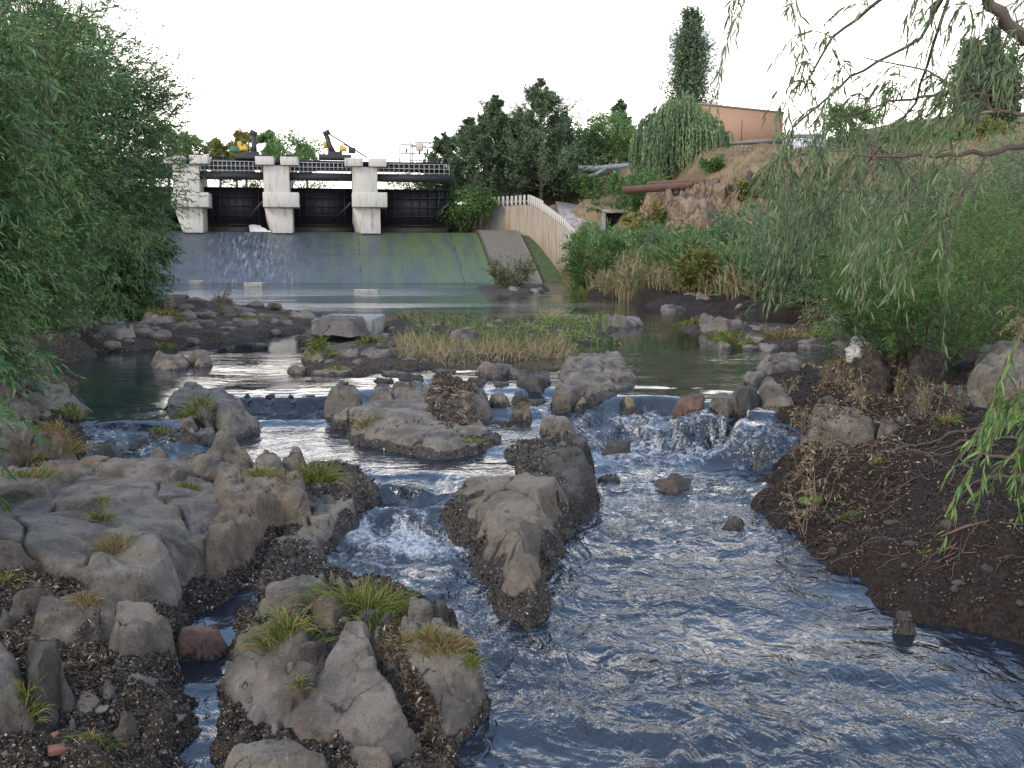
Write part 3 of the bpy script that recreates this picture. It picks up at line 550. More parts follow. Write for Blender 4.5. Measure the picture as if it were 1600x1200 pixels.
rock('rock_slab', 'flat slanting slab below the grey-green boulder', [(112, 1122, -.5), (125, 1094, -.46), (170, 1070, -.44), (212, 1054, -.44), (240, 1058, -.5), (232, 1088, -.56), (180, 1112, -.6), (160, 1138, -.64), (118, 1140, -.6)], None, -.60, slope=2.6, facet=.25, terr=.3, seed=29, cr=.02, rnd=3)
rock('rock', 'upright narrow rock near the lower left corner', [(44, 1040, -.3), (58, 1024, -.22), (90, 1034, -.24), (99, 1058, -.32), (92, 1105, -.50), (62, 1152, -.58), (44, 1120, -.5)], [(72, 1035, -.17), (78, 1070, -.22), (60, 1100, -.32)], -.52, slope=3.2, facet=.5, seed=30, cr=.0, rnd=3, mat=ROCKD)
rock('rock', 'weathered rock cut off by the left edge, lower left corner', [(-120, 1010, -.3), (0, 1022, -.26), (34, 1046, -.28), (42, 1100, -.4), (24, 1160, -.54), (-120, 1190, -.55)], [(-60, 1060, -.18), (15, 1060, -.2), (0, 1110, -.28)], -.5, slope=2.4, facet=.5, seed=31, cr=0, rnd=3)
rock('rock_slab', 'flat cracked slab between the litter patches on the left', [(60, 968, -.32), (62, 944, -.28), (118, 938, -.28), (178, 944, -.3), (180, 972, -.38), (120, 1004, -.44), (90, 995, -.42)], None, -.42, slope=2.6, facet=.25, terr=.3, seed=32, cr=0, rnd=3)
rock('rock_slab', 'small pale slab by the upper litter patch near the left edge', [(5, 950, -.26), (30, 930, -.24), (84, 928, -.26), (86, 942, -.3), (56, 962, -.36), (10, 965, -.34)], [(45, 942, -.2)], -.36, slope=2.4, facet=.4, seed=33, cr=0, rnd=3)
rock('rock', 'small rough stone among the shells near the bottom left', [(180, 1138, -.58), (196, 1120, -.52), (207, 1116, -.52), (210, 1136, -.58), (196, 1154, -.62)], [(198, 1128, -.48)], -.62, slope=2.4, seed=34, cr=0)
rock('rock', 'flat rock near the left edge beside the litter', [(-200, 760, 0), (-60, 742, 0), (-30, 790, -.1), (10, 830, -.14), (-40, 880, -.2), (-200, 860, -.1)], [(-60, 790, .08)], -.2, slope=2.4, seed=35, cr=0)
# grassy islet upstream of the slab
rock('rock_slab', 'slanting grey rock forming the right half of the grassy islet', [(322, 650, -.1), (326, 622, .02), (342, 614, .08), (366, 622, .06), (396, 652, -.1), (412, 672, -.3), (386, 684, -.32), (350, 690, -.3), (330, 680, -.3)], [(340, 622, .13), (362, 640, .06), (350, 665, -.08), (385, 662, -.14)], -.32, slope=2.2, facet=.4, seed=40, cr=.09, rnd=2.6)
rock('rock', 'pale blocky rock at the upper left of the grassy islet', [(258, 660, -.1), (258, 634, 0), (284, 614, .06), (304, 606, .10), (322, 614, .10), (332, 640, .02), (330, 668, -.15), (300, 672, -.2)], [(300, 613, .17), (275, 636, .04), (310, 640, .08)], -.3, slope=2.4, facet=.7, seed=41, cr=.06, rnd=3)
rock('rock', 'low dark shell-crusted foot of the grassy islet', [(234, 702, -.3), (238, 676, -.16), (262, 660, -.1), (330, 665, -.1), (350, 690, -.3), (300, 706, -.33), (260, 708, -.33)], [(260, 676, -.14), (300, 680, -.14)], -.33, slope=1.4, facet=.5, seed=42, cr=.22)
rock('rock', 'pale angular stone in the grass of the islet', [(280, 672, -.14), (290, 654, -.06), (304, 652, -.04), (308, 668, -.12), (296, 678, -.18)], [(294, 660, -.02)], -.2, slope=2.6, seed=43, cr=0, mat=ROCKB)
rock('rock', 'broad smooth grey mound in the middle of the stream', [(512, 652, -.2), (528, 640, -.1), (560, 634, .0), (596, 622, .04), (640, 622, .06), (690, 636, .02), (735, 655, -.06), (772, 676, -.18), (798, 692, -.30), (790, 706, -.32), (740, 716, -.33), (680, 722, -.33), (620, 712, -.33), (570, 700, -.32), (540, 680, -.32)],
     [(590, 640, .06), (640, 640, .09), (600, 670, -.06), (660, 670, -.08), (710, 665, -.06), (750, 690, -.2), (550, 655, -.16)], -.32, slope=1.0, facet=.25, terr=.3, fs=1.2, seed=44, cr=.12, rnd=2)
rock('rock', 'angular grey rock right of the left weir', [(512, 632, -.05), (524, 610, .08), (550, 602, .12), (562, 612, .08), (568, 632, -.04), (545, 642, -.15)], [(540, 610, .17), (552, 622, .08)], -.28, slope=2.4, seed=45, cr=.05)
rock('rock', 'blocky stone upstream of the smooth mound, left one', [(580, 628, 0), (590, 606, .10), (610, 604, .10), (622, 618, .04), (616, 634, -.05), (596, 638, -.1)], [(602, 612, .14)], -.2, slope=2.5, seed=46, cr=.04)
rock('rock', 'broken boulder left of the brown litter mound', [(606, 620, 0), (630, 602, .1), (660, 606, .1), (676, 622, .05), (664, 640, -.05), (626, 640, -.08)], [(640, 608, .16), (655, 622, .1)], -.2, slope=2.2, seed=47, cr=.04)
rock('rock', 'litter-covered mound behind the smooth grey mound', [(652, 634, -.04), (662, 606, .08), (690, 592, .12), (728, 598, .12), (758, 616, .04), (766, 640, -.1), (740, 658, -.16), (690, 650, -.1)], [(700, 602, .17), (730, 620, .1), (690, 625, .1)], -.22, slope=1.6, seed=48, cr=.05)
rock('rock', 'rounded stone between the litter mound and the water', [(762, 632, -.1), (768, 616, .02), (784, 612, .04), (797, 626, -.04), (796, 638, -.14), (775, 642, -.18)], [(781, 619, .07)], -.22, slope=2.4, seed=49, cr=.04)
rock('rock', 'small dark stone in the trickle beside the rounded stone', [(802, 632, -.12), (803, 618, -.04), (814, 612, -.02), (824, 624, -.08), (820, 635, -.16)], [(812, 618, 0)], -.2, slope=2.4, seed=50, cr=.06, mat=ROCKD)
rock('boulder', 'dark brown boulder left of the large flat rock', [(808, 600, 0), (814, 588, .08), (838, 584, .10), (858, 588, .08), (862, 602, -.02), (850, 617, -.1), (825, 616, -.12)], [(835, 592, .13)], -.14, slope=2.4, seed=51, cr=.06, mat=ROCKD)
rock('rock', 'grey square rock in front of the large flat rock', [(866, 636, -.12), (872, 612, .02), (884, 603, .06), (898, 610, .02), (903, 632, -.12), (890, 645, -.2)], [(884, 612, .10)], -.24, slope=2.6, seed=52, cr=.08)
rock('rock', 'small round stone capped with grass in the trickle', [(799, 652, -.2), (804, 640, -.12), (816, 637, -.1), (829, 644, -.14), (828, 655, -.22), (812, 658, -.25)], [(815, 642, -.06)], -.27, slope=2.2, seed=53, cr=.06)
rock('rock', 'square rock with split face upstream of the ridge', [(845, 672, -.2), (847, 660, -.12), (868, 655, -.08), (890, 658, -.1), (898, 672, -.2), (895, 686, -.3), (862, 686, -.3)], [(860, 662, -.04), (884, 665, -.06)], -.32, slope=2.8, seed=54, cr=.06)
rock('rock_slab', 'large flat grey rock left of the right fall', [(876, 596, .02), (884, 574, .12), (905, 562, .18), (944, 558, .18), (976, 568, .14), (990, 588, .05), (988, 606, -.04), (960, 622, -.1), (925, 624, -.1), (890, 612, -.04)], [(925, 572, .22), (960, 585, .14), (905, 590, .14), (945, 605, .07)], -.12, slope=2.2, facet=.5, seed=55, cr=.05, rnd=2.6)
rock('rock', 'brown rock wall dropping beside the right fall', [(902, 628, -.05), (925, 612, .02), (955, 612, .02), (985, 620, 0), (1000, 640, -.2), (1008, 672, -.5), (985, 682, -.56), (955, 668, -.45), (925, 650, -.3)], [(930, 622, .03), (965, 628, .02), (985, 650, -.18)], -.5, slope=2.4, facet=.9, seed=56, cr=.16, mat=ROCKB)
rock('rock', 'long wedge-shaped brown rock between the two channels', [(700, 805, -.56), (722, 780, -.42), (745, 762, -.30), (790, 748, -.18), (835, 746, -.15), (868, 754, -.2), (890, 780, -.35), (894, 815, -.5), (884, 850, -.64), (870, 885, -.68), (862, 930, -.72), (858, 975, -.73), (826, 985, -.73), (785, 962, -.73), (755, 925, -.71), (722, 870, -.68), (690, 845, -.64), (668, 822, -.6)],
     [(790, 765, -.15), (840, 770, -.14), (760, 800, -.22), (820, 820, -.20), (865, 800, -.26), (790, 870, -.30), (830, 870, -.28), (825, 920, -.42), (815, 950, -.56), (710, 825, -.48), (742, 795, -.27), (884, 825, -.34), (770, 895, -.42), (862, 880, -.40), (735, 840, -.38)], -.66, slope=1.7, facet=.22, terr=.3, fs=1.1, seed=57, cr=.24, rnd=2.2, mat=ROCKB, step=.014)
rock('rock_ridge', 'dark shell-crusted ridge behind the wedge-shaped rock', [(800, 732, -.32), (815, 722, -.26), (848, 706, -.16), (885, 700, -.12), (912, 714, -.16), (920, 740, -.3), (934, 762, -.5), (934, 780, -.6), (915, 815, -.64), (896, 830, -.66), (884, 800, -.4), (870, 768, -.2), (830, 748, -.2)],
     [(860, 715, -.10), (895, 725, -.14), (895, 770, -.26), (905, 790, -.4), (835, 735, -.2)], -.5, slope=1.7, facet=.8, fs=1.6, seed=58, cr=.32, mat=ROCKD)
rock('rock_ledge', 'low dark ledge between the white pool and the trickle', [(786, 712, -.3), (795, 698, -.24), (828, 690, -.22), (868, 690, -.2), (872, 705, -.26), (830, 722, -.32), (792, 724, -.33)], [(830, 698, -.18), (860, 700, -.18)], -.33, slope=1.4, seed=59, cr=.2, mat=ROCKD)
rock('rock_ridge', 'narrow dark ridge along the left of the right channel', [(880, 688, -.24), (886, 676, -.18), (902, 684, -.2), (924, 712, -.36), (924, 735, -.52), (912, 738, -.5), (894, 712, -.3)], [(892, 686, -.14), (912, 712, -.22)], -.5, slope=2.4, seed=60, cr=.25, mat=ROCKD)
rock('boulder', 'wet dark boulder midstream below the right fall', [(944, 712, -.5), (950, 696, -.42), (968, 690, -.38), (984, 696, -.42), (988, 716, -.56), (968, 722, -.58)], [(968, 697, -.36)], -.6, slope=2.2, seed=61, cr=.0, mat=ROCKD)
rock('rock', 'flat wet stone just above the foam in the right channel', [(932, 752, -.57), (940, 744, -.54), (962, 744, -.54), (970, 752, -.57), (955, 758, -.6), (938, 758, -.6)], [(950, 748, -.52)], -.62, slope=2.0, seed=62, cr=.1, mat=ROCKD)
rock('boulder', 'submerged dark hump with water sliding over it', [(1026, 766, -.6), (1034, 746, -.53), (1052, 738, -.5), (1076, 746, -.53), (1084, 764, -.6), (1052, 772, -.62)], [(1054, 746, -.50)], -.66, slope=1.8, seed=63, cr=.0, mat=ROCKD, round_=.3)
rock('boulder', 'low submerged stone in the middle of the right channel', [(1130, 824, -.64), (1145, 812, -.62), (1165, 814, -.62), (1172, 824, -.64), (1150, 832, -.66)], [(1150, 817, -.58)], -.68, slope=1.8, seed=64, cr=.0, mat=ROCKD)
rock('weir_stone', 'brown stone splitting the lip of the right fall', [(1058, 632, -.06), (1062, 620, 0), (1078, 615, .03), (1094, 618, .02), (1102, 632, -.05), (1082, 640, -.1)], [(1080, 620, .05)], -.12, slope=2.4, seed=65, cr=.04, mat=ROCKR)
rock('weir_stone', 'grey block on the lip of the right fall', [(1110, 632, -.05), (1112, 618, .02), (1145, 615, .03), (1150, 632, -.05), (1130, 637, -.08)], [(1130, 620, .05)], -.12, slope=3.0, facet=.3, seed=66, cr=.02)
rock('weir_stone', 'dark block at the right end of the weir', [(1146, 632, -.06), (1150, 610, .06), (1165, 601, .12), (1184, 612, .06), (1188, 632, -.06), (1170, 642, -.12)], [(1166, 607, .15), (1176, 618, .1)], -.14, slope=2.8, seed=67, cr=.02, mat=ROCKD)
for i, (a, b_) in enumerate([(377, 397), (412, 434), (446, 466), (470, 500)]):
    rock('weir_stone', ['leftmost dark stone under the left weir sheet', 'second dark stone under the left weir sheet', 'third dark stone under the left weir sheet', 'reddish rightmost stone under the left weir sheet'][i],
         [(a, 638, -.2), (a+3, 624, -.06), (b_-5, 621, -.04), (b_, 634, -.18), (b_-6, 645, -.26), (a+4, 646, -.27)], [((a+b_)/2, 627, .012)], -.3, slope=2.6, seed=70+i, cr=0, mat=ROCKR if i == 3 else ROCKD, group='stones under the left weir')
for i, (x, y, r) in enumerate([(172, 672, 12), (200, 668, 16), (165, 700, 11), (222, 690, 12), (205, 655, 10), (150, 664, 9)]):
    rock('stone', ['small dark stone in the left rapids, leftmost of the upper row', 'widest dark stone in the left rapids', 'lone dark stone low in the left rapids', 'dark stone in the left rapids nearest the grassy islet', 'dark stone at the lip of the left rapids', 'dark stone in the left rapids beside the bank'][i],
         [(x-r, y+4, -.2), (x-r*.6, y-6, -.1), (x+r*.5, y-7, -.1), (x+r, y+3, -.2), (x, y+9, -.25)], [(x, y-3, -.10-.10*(y > 680))], -.3, slope=2, seed=80+i, cr=0, mat=ROCKD, group='stones in the left rapids')
# right bank
rock('boulder', 'grey split boulder on the dark bank', [(1262, 672, -.05), (1268, 650, .08), (1293, 648, .1), (1340, 650, .12), (1364, 664, .08), (1362, 686, -.05), (1310, 696, -.12), (1268, 692, -.12)], [(1300, 655, .16), (1345, 662, .14), (1290, 672, .08)], -.14, slope=2.5, facet=.8, seed=90, cr=0, rnd=3)
rock('rock', 'small flat grey rock right of the split boulder', [(1371, 672, .04), (1378, 660, .1), (1410, 660, .1), (1420, 676, .02), (1390, 684, 0)], [(1394, 664, .15)], -.05, slope=2.5, seed=91, cr=0, facet=.4)
rock('rock', 'pale leaning rock beside the weir end', [(1186, 622, 0), (1190, 600, .12), (1204, 596, .14), (1222, 612, .08), (1242, 628, .02), (1232, 637, -.05), (1200, 636, -.08)], [(1202, 602, .2), (1218, 618, .1)], -.1, slope=2.6, seed=92, cr=0)
rock('rock', 'pale flat double stone above the weir end', [(1186, 574, .05), (1196, 563, .12), (1232, 560, .14), (1254, 568, .1), (1250, 582, .02), (1200, 586, 0)], [(1210, 567, .2), (1240, 567, .2)], -.06, slope=2.5, seed=93, cr=0)
rock('rock', 'rough grey stones at the pool edge near the weir end', [(1162, 596, .0), (1172, 582, .08), (1196, 582, .1), (1200, 598, .0), (1180, 606, -.04)], [(1184, 587, .13)], -.06, slope=2.3, seed=94, cr=.03)
rock('rock_slab', 'pale flat rock at the foot of the green shrub', [(1292, 516, .05), (1298, 502, .2), (1330, 498, .25), (1346, 506, .2), (1345, 520, .05), (1315, 526, 0)], [(1320, 505, .34)], -.05, slope=2.2, seed=95, cr=0, mat=ROCKFAR)
rock('rock_slab', 'broad pale slab near the right edge under the shrub', [(1524, 600, .3), (1530, 560, .5), (1560, 545, .6), (1640, 545, .6), (1700, 600, .3), (1620, 625, .2), (1560, 622, .2)], [(1560, 565, .62), (1620, 570, .62), (1580, 600, .5)], .2, slope=2.4, facet=.5, seed=96, cr=0, rnd=3)
rock('rock_slab', 'dark flat slab among the roots below the shrub', [(1480, 630, .2), (1490, 614, .28), (1530, 612, .28), (1545, 630, .2), (1510, 638, .15)], [(1510, 618, .33)], .1, slope=2.2, seed=97, cr=0)
rock('rock', 'small wet rock at the water edge under the dead twigs', [(1120, 706, -.56), (1128, 690, -.46), (1146, 688, -.44), (1160, 704, -.5), (1150, 722, -.58)], [(1138, 696, -.4)], -.6, slope=2.2, seed=98, cr=.1)
rock('rock', 'mossy round clod at the waterline of the right bank', [(1395, 978, -.66), (1402, 958, -.58), (1418, 956, -.56), (1428, 972, -.62), (1420, 994, -.71), (1400, 992, -.71)], [(1412, 965, -.55)], -.71, slope=2.4, seed=99, cr=.15, mat=ROCKD)
# left bank near
rock('boulder', 'grey boulder on the left bank below the willow leaves', [(-40, 640, .1), (-20, 606, .3), (30, 594, .34), (70, 600, .3), (112, 618, .14), (134, 640, -.0), (110, 656, -.05), (40, 660, 0), (-20, 665, 0)], [(30, 605, .36), (80, 620, .2), (20, 635, .22)], -.05, slope=2.0, seed=110, cr=.04)
rock('boulder', 'dark undercut boulder at the left edge above the stream', [(-90, 700, .1), (-80, 660, .3), (0, 648, .34), (40, 656, .28), (64, 674, .15), (60, 694, .02), (20, 716, -.1), (-60, 735, -.1)], [(0, 662, .36), (40, 675, .22), (-40, 680, .34)], -.1, slope=2.8, seed=111, cr=0)
rock('rock', 'small flat rock on the left bank beside the dry grass', [(60, 688, .02), (72, 676, .08), (98, 678, .08), (104, 692, 0), (80, 700, -.04)], [(84, 682, .12)], -.06, slope=2.3, seed=112, cr=0)
# far left shore, islets and stones: x, y of the waterline, half width, height in pixels
def stone_at(name, label, x, y, hw, hp, seed, z=0.0, mat=None, group=None, base=None, facet=.8, cr=.05):
    Y = PZ(x, y, z)[1]; zt = z+hp/F*Y*1.0; zm = z+(zt-z)*.55
    return rock(name, label, [(x-hw, y-1, z), (x-hw*.8, y-hp*.7, zm), (x-hw*.25, y-hp, zt), (x+hw*.4, y-hp*.95, zt), (x+hw*.85, y-hp*.6, zm), (x+hw, y, z), (x+hw*.35, y+hp*.30, z), (x-hw*.5, y+hp*.28, z)], [(x-hw*.2, y-hp*.85, zt), (x+hw*.35, y-hp*.6, z+(zt-z)*.8)],
                z-.04, slope=1.9, seed=seed, mat=mat or ROCKFAR, group=group, facet=facet, cr=cr)
FS = 'stones on the far left shore'
for i, (x, y, hw, hp, l) in enumerate([(180, 538, 34, 30, 'largest slanting grey rock on the far left shore'), (122, 545, 18, 14, 'pale stone at the left end of the far shore'), (150, 548, 14, 8, 'small flat stone at the foot of the largest shore rock'), (75, 560, 26, 18, 'stone under the willow at the pool edge'),
        (300, 518, 26, 14, 'low reddish rock left of the middle of the far shore'), (355, 522, 18, 12, 'pale rounded stone near the tip of the far shore'), (398, 508, 22, 12, 'grey stone on the far shore nearest the concrete block'), (335, 498, 20, 12, 'rock under the bare twigs on the far shore'),
        (250, 512, 28, 20, 'broad brown rock on the far shore behind the largest'), (440, 512, 20, 12, 'rubble stone left of the concrete block'), (215, 500, 22, 14, 'stone behind the shore rocks under the willow'), (280, 495, 16, 9, 'little stone at the back of the far shore'), (470, 500, 14, 12, 'rubble stone touching the concrete block')]):
    stone_at('rock', l, x, y, hw, hp, 130+i, group=FS)
stone_at('boulder', 'grey half-submerged rock of the pool islet', 267, 572, 31, 20, 150, mat=ROCK)
stone_at('boulder', 'rounded brown rock at the right of the pool islet', 312, 568, 19, 20, 151, mat=ROCKB)
MI = 'rocks at the foot of the reed island'
for i, (x, y, hw, hp, l) in enumerate([(500, 562, 26, 22, 'pale rock with a grass tuft at the left tip of the reed island'), (545, 562, 22, 16, 'low grey rock second from the left tip of the reed island'), (592, 562, 28, 18, 'wide grey rock below the concrete block'), (470, 580, 18, 8, 'flat stone at the waterline left of the reed island'),
        (525, 584, 36, 8, 'long flat stone in front of the reed island'), (620, 586, 26, 6, 'thin slab awash in front of the reed island'), (725, 538, 22, 24, 'pointed grey rock among the reeds'), (720, 556, 34, 12, 'low slab at the foot of the pointed rock'), (690, 560, 22, 7, 'small slab left of the pointed rock'),
        (775, 584, 30, 18, 'brown rock between the reed island and the stream'), (812, 586, 16, 10, 'stone right of the brown rock'), (830, 590, 12, 8, 'small stone beside the dark brown boulder'), (692, 580, 20, 5, 'thin stone awash below the reeds'), (640, 555, 16, 12, 'stone at the left foot of the reeds'),
        (970, 508, 34, 14, 'grey rock at the right end of the reed island'), (900, 500, 22, 8, 'low stone behind the leaning sprigs')]):
    stone_at('rock', l, x, y, hw, hp, 160+i, group=MI, mat=ROCKFAR if y < 545 else ROCK)
for i, (x, y, hw, hp, l) in enumerate([(640, 592, 20, 7, 'flat dark stone awash left of the litter mound'), (600, 596, 16, 6, 'low stone awash above the blocky stone'), (745, 598, 18, 7, 'thin flat stone awash right of the litter mound'), (785, 602, 14, 6, 'small flat stone left of the dark brown boulder'), (840, 632, 16, 9, 'dark stone in the trickle before the dark brown boulder'), (790, 664, 14, 6, 'flat wet stone in the trickle by the smooth mound'), (842, 648, 10, 6, 'little wet stone above the split-face rock'), (700, 592, 12, 5, 'tiny stone awash behind the litter mound')]):
    stone_at('rock', l, x, y, hw, hp, 260+i, group='flat stones awash in the middle of the stream', mat=ROCKD, z=float(W(*PZ(x, y, -.08)[:2])[0])-.01)
RI = 'rocks of the right islet'
for i, (x, y, hw, hp, l) in enumerate([(1128, 518, 42, 20, 'largest pale flat rock of the right islet'), (1192, 518, 34, 8, 'thin slab behind the right islet tuft'), (1135, 543, 17, 11, 'grey stone left of the islet grass tuft'), (1172, 545, 14, 7, 'small pale stone right of the islet grass tuft'), (1202, 546, 18, 10, 'pale rounded stone at the right end of the islet'), (1268, 543, 24, 7, 'flat stone between the islet and the right bank'), (1182, 530, 24, 6, 'low slab in the middle of the right islet'), (1240, 532, 20, 6, 'low stone in the dry grass of the islet')]):
    stone_at('rock', l, x, y, hw, hp, 190+i, group=RI)
FR = 'stones along the foot of the reed bank'
for i, (x, y, hw, hp, l) in enumerate([(992, 463, 14, 8, 'pale stone first from the left along the reed bank foot'), (1050, 484, 20, 7, 'reddish flat stone in front of the reed bank'), (1100, 476, 38, 18, 'widest dark rock under the reed bank'), (1160, 484, 24, 12, 'rock right of the widest one under the reed bank'), (1030, 470, 14, 8, 'small dark stone under the reed bank'), (1205, 480, 20, 14, 'dark rock below the right end of the reeds'), (1250, 478, 24, 12, 'dark rock in shade under the willow shrub'), (1300, 480, 26, 14, 'rightmost dark rock under the willow shrub'),
        (805, 455, 10, 7, 'pale stone beside the lone bush'), (840, 456, 10, 6, 'pale stone right of the lone bush'), (1140, 466, 18, 12, 'rock half hidden in the reeds'), (960, 462, 10, 6, 'tiny stone at the left tip of the reed bank')]):
    stone_at('rock', l, x, y, hw, hp, 210+i, group=FR)
# old concrete block with rubble, and the row of baffle blocks at the toe of the spillway
def wbox(name, x0, x1, ytop, ybot, depth, mat, label, cat, z=0.0, group=None, bevel=.03):
    a, b_ = PZ(x0, ybot, z), PZ(x1, ybot, z); h = (ybot-ytop)/F*a[1]*(1.0 if depth > 1 else .62); m = MB(); m.hexa([(a[0], a[1], -.4), (b_[0], b_[1], -.4), (b_[0], b_[1]+depth, -.4), (a[0], a[1]+depth, -.4), (a[0], a[1], h), (b_[0], b_[1], h), (b_[0], b_[1]+depth, h*1.02), (a[0], a[1]+depth, h*1.05)])
    o = m.build(name, mat, None, False, bevel); return tag(o, label, cat, group)
wbox('concrete_block', 487, 580, 500, 525, 3.0, CONCD, 'old square concrete block topped with rubble in the pool', 'block')
stone_at('rubble', 'pale rubble heap on top of the concrete block', 534, 501, 36, 10, 240, z=.42, facet=1.4)
BB = 'concrete baffle blocks at the toe of the spillway'
for i, (a, b_, t, bt, l) in enumerate([(294, 316, 435, 444, 'leftmost small baffle block below the spillway'), (380, 411, 438, 447, 'larger grey baffle block second from the left'), (505, 528, 434, 440, 'baffle block under the middle pier'), (545, 567, 433, 440, 'baffle block under the third pier'), (623, 641, 433, 439, 'baffle block fifth from the left'), (660, 682, 432, 439, 'baffle block sixth from the left, with a pale top'),
        (553, 592, 449, 458, 'long flat block alone nearer in the water'), (738, 758, 431, 438, 'rightmost baffle block beside the lone bush')]):
    wbox('baffle_block', a, b_, t, bt, .9, CONCD, l, 'baffle block', group=BB, bevel=.08)

# ------------------------------------------------------------------ the dam, in its own frame: u to the right, w upstream
TH = R(10); DO = (0.0, 116.0)
def dam(u, v, z): return (DO[0]+u*math.cos(TH)-v*math.sin(TH), DO[1]+u*math.sin(TH)+v*math.cos(TH), z)
def du(px, v):   # u of the point at offset v seen at pixel column px
    k = (px-800)/F*1.0/cp   # x/Y at eye height, close enough
    k = (px-800)/(F*cp+0*sp)
    # x = k*Y  ->  u cos - v sin = k (116 + u sin + v cos)
    return (k*(DO[1]+v*math.cos(TH))+v*math.sin(TH))/(math.cos(TH)-k*math.sin(TH))
def dz(py, u, v):
    Y = dam(u, v, 0)[1]; d = ray(800, py); return 2+d[2]/d[1]*Y
damo = empty('dam', dam(-17, 3, 5.4)); tag(damo, 'concrete gate dam with dark steel gates above a mossy spillway', 'dam')
def dpart(mb, name, mat, parent=damo, **k):
    o = mb.build(name, mat, None, **k); o.parent = parent; o.matrix_parent_inverse = (parent.matrix_world.inverted() if 0 else __import__('mathutils').Matrix.Translation(-parent.location if parent == damo else (0, 0, 0)))
    return o
ZC = dz(364, 0, 0)
U0, U1 = du(150, 0), du(745, 0)
def spill_mat():
    m, t, b, o = newmat('wet_mossy_spillway'); u = attr(t, 'u'); v = pos(t)
    st = nn(t, 'ShaderNodeCombineXYZ', {0: u, 1: math_(t, 'MULTIPLY', attr(t, 'v'), .12), 2: 0.0}).outputs[0]
    n1 = noise(t, st, 1.0, 7.0, .6); n2 = noise(t, st, 4.0, 6.0, .7); n3 = noise(t, v, .8, 6.0, .6)
    gr = ramp(t, math_(t, 'ADD', u, math_(t, 'MULTIPLY', n1, 16.0)), -20.0, 4.0)
    c = mix(t, n2, (.030, .036, .046), (.075, .085, .105)); c = mix(t, ramp(t, n3, .45, .65), c, (.035, .045, .050))
    c = mix(t, math_(t, 'MULTIPLY', gr, math_(t, 'ADD', .25, ramp(t, n1, .3, .6)), clamp=True), c, mix(t, n3, (.045, .075, .038), (.095, .125, .045)))
    wb = nn(t, 'ShaderNodeMapRange', {0: math_(t, 'ABSOLUTE', math_(t, 'ADD', math_(t, 'ADD', u, 29.5), math_(t, 'MULTIPLY', attr(t, 'v'), .12))), 1: 5.5, 2: 1.0, 3: 0.0, 4: 1.0}).outputs[0]
    wh = math_(t, 'MULTIPLY', wb, ramp(t, math_(t, 'ADD', math_(t, 'MULTIPLY', n2, .5), math_(t, 'MULTIPLY', noise(t, st, 3.0, 9.0, .8), .7)), .58, .80))
    c = mix(t, math_(t, 'MULTIPLY', wh, .5), c, (.50, .55, .62))
    # expansion joints
    f1 = math_(t, 'ABSOLUTE', math_(t, 'SUBTRACT', math_(t, 'FRACT', math_(t, 'DIVIDE', math_(t, 'ADD', u, 100.0), 10.3)), .5)); j = ramp(t, math_(t, 'ADD', f1, math_(t, 'MULTIPLY', n3, .004)), .492, .4985)
    f2 = ramp(t, math_(t, 'ABSOLUTE', math_(t, 'ADD', attr(t, 'v'), 7.2)), .07, .03)
    c = mix(t, math_(t, 'MULTIPLY', math_(t, 'MAXIMUM', j, f2), ramp(t, n3, .4, .55)), c, (.02, .025, .02))
    link(t, c, b.inputs['Base Color']); b.inputs['Roughness'].default_value = .38
    link(t, bump(t, math_(t, 'ADD', n2, noise(t, v, 6.0, 5.0)), .05, .6), b.inputs['Normal']); return m
SPM = spill_mat()
def spill_z(v, zc): # profile: crest, curved shoulder, slope, toe
    s = np.clip(-v/14.0, 0, 1.15); return zc-(zc+.15)*(s**1.18)
def slab(name, u0f, u1f, lift, mat, nu=60, nv=40, v0=0.6, v1=-15.5, parent=damo, label=None):
    vv = np.concatenate([[4.5, 2.5, 1.2], np.linspace(v0, v1, nv)]); L = []; U = []; VV = []
    for v in vv:
        a, b_ = u0f(v), u1f(v)
        for i in range(nu+1):
            u = a+(b_-a)*i/nu; z = (ZC if v > 0 else float(spill_z(v, ZC)))+lift; L.append(dam(u, v, z)); U.append(u); VV.append(v)
    n = nu+1; top = len(L); f = grid_faces(len(vv), n).tolist()
    # solid: drop a skirt to the ground
    ring = [i for i in range(n)]+[j*n+n-1 for j in range(1, len(vv))]+[(len(vv)-1)*n+i for i in range(n-2, -1, -1)]+[j*n for j in range(len(vv)-2, 0, -1)]
    for r in ring: p = L[r]; L.append((p[0], p[1], -1.0)); U.append(U[r]); VV.append(VV[r])
    m = len(ring); f = [tuple(x) for x in f]+[(ring[i], ring[(i+1) % m], top+(i+1) % m, top+i) for i in range(m)]
    o = mesh_obj(name, L, f, mat, None, False, attrs={'u': ('POINT', U), 'v': ('POINT', VV)})
    if parent: o.parent = parent; o.matrix_parent_inverse = __import__('mathutils').Matrix.Translation(-parent.location)
    return o
slab('spillway', lambda v: U0, lambda v: U1+max(0, -v)*.0, 0, SPM)
MOSS = plain('green_algae_concrete', (.05, .075, .02), .7, .5, 1.5, bmp=.03, col2=(.025, .03, .015))
CHUTE = plain('brown_worn_concrete', (.115, .10, .08), .9, .3, 2, bmp=.04, col2=(.30, .28, .20), thr=(.6, .7))
# concrete rib and mossy slot right of the spillway, and the rust-stained training wall
ua, ub, uc_ = U1, du(808, 0), du(838, 0)
slab('chute_rib', lambda v: ua+.004-v*.0, lambda v: ub-v*.0, .32, CHUTE, 12)
slab('mossy_slot', lambda v: ub+.004-v*.0, lambda v: uc_-v*.16, -.25, MOSS, 12)
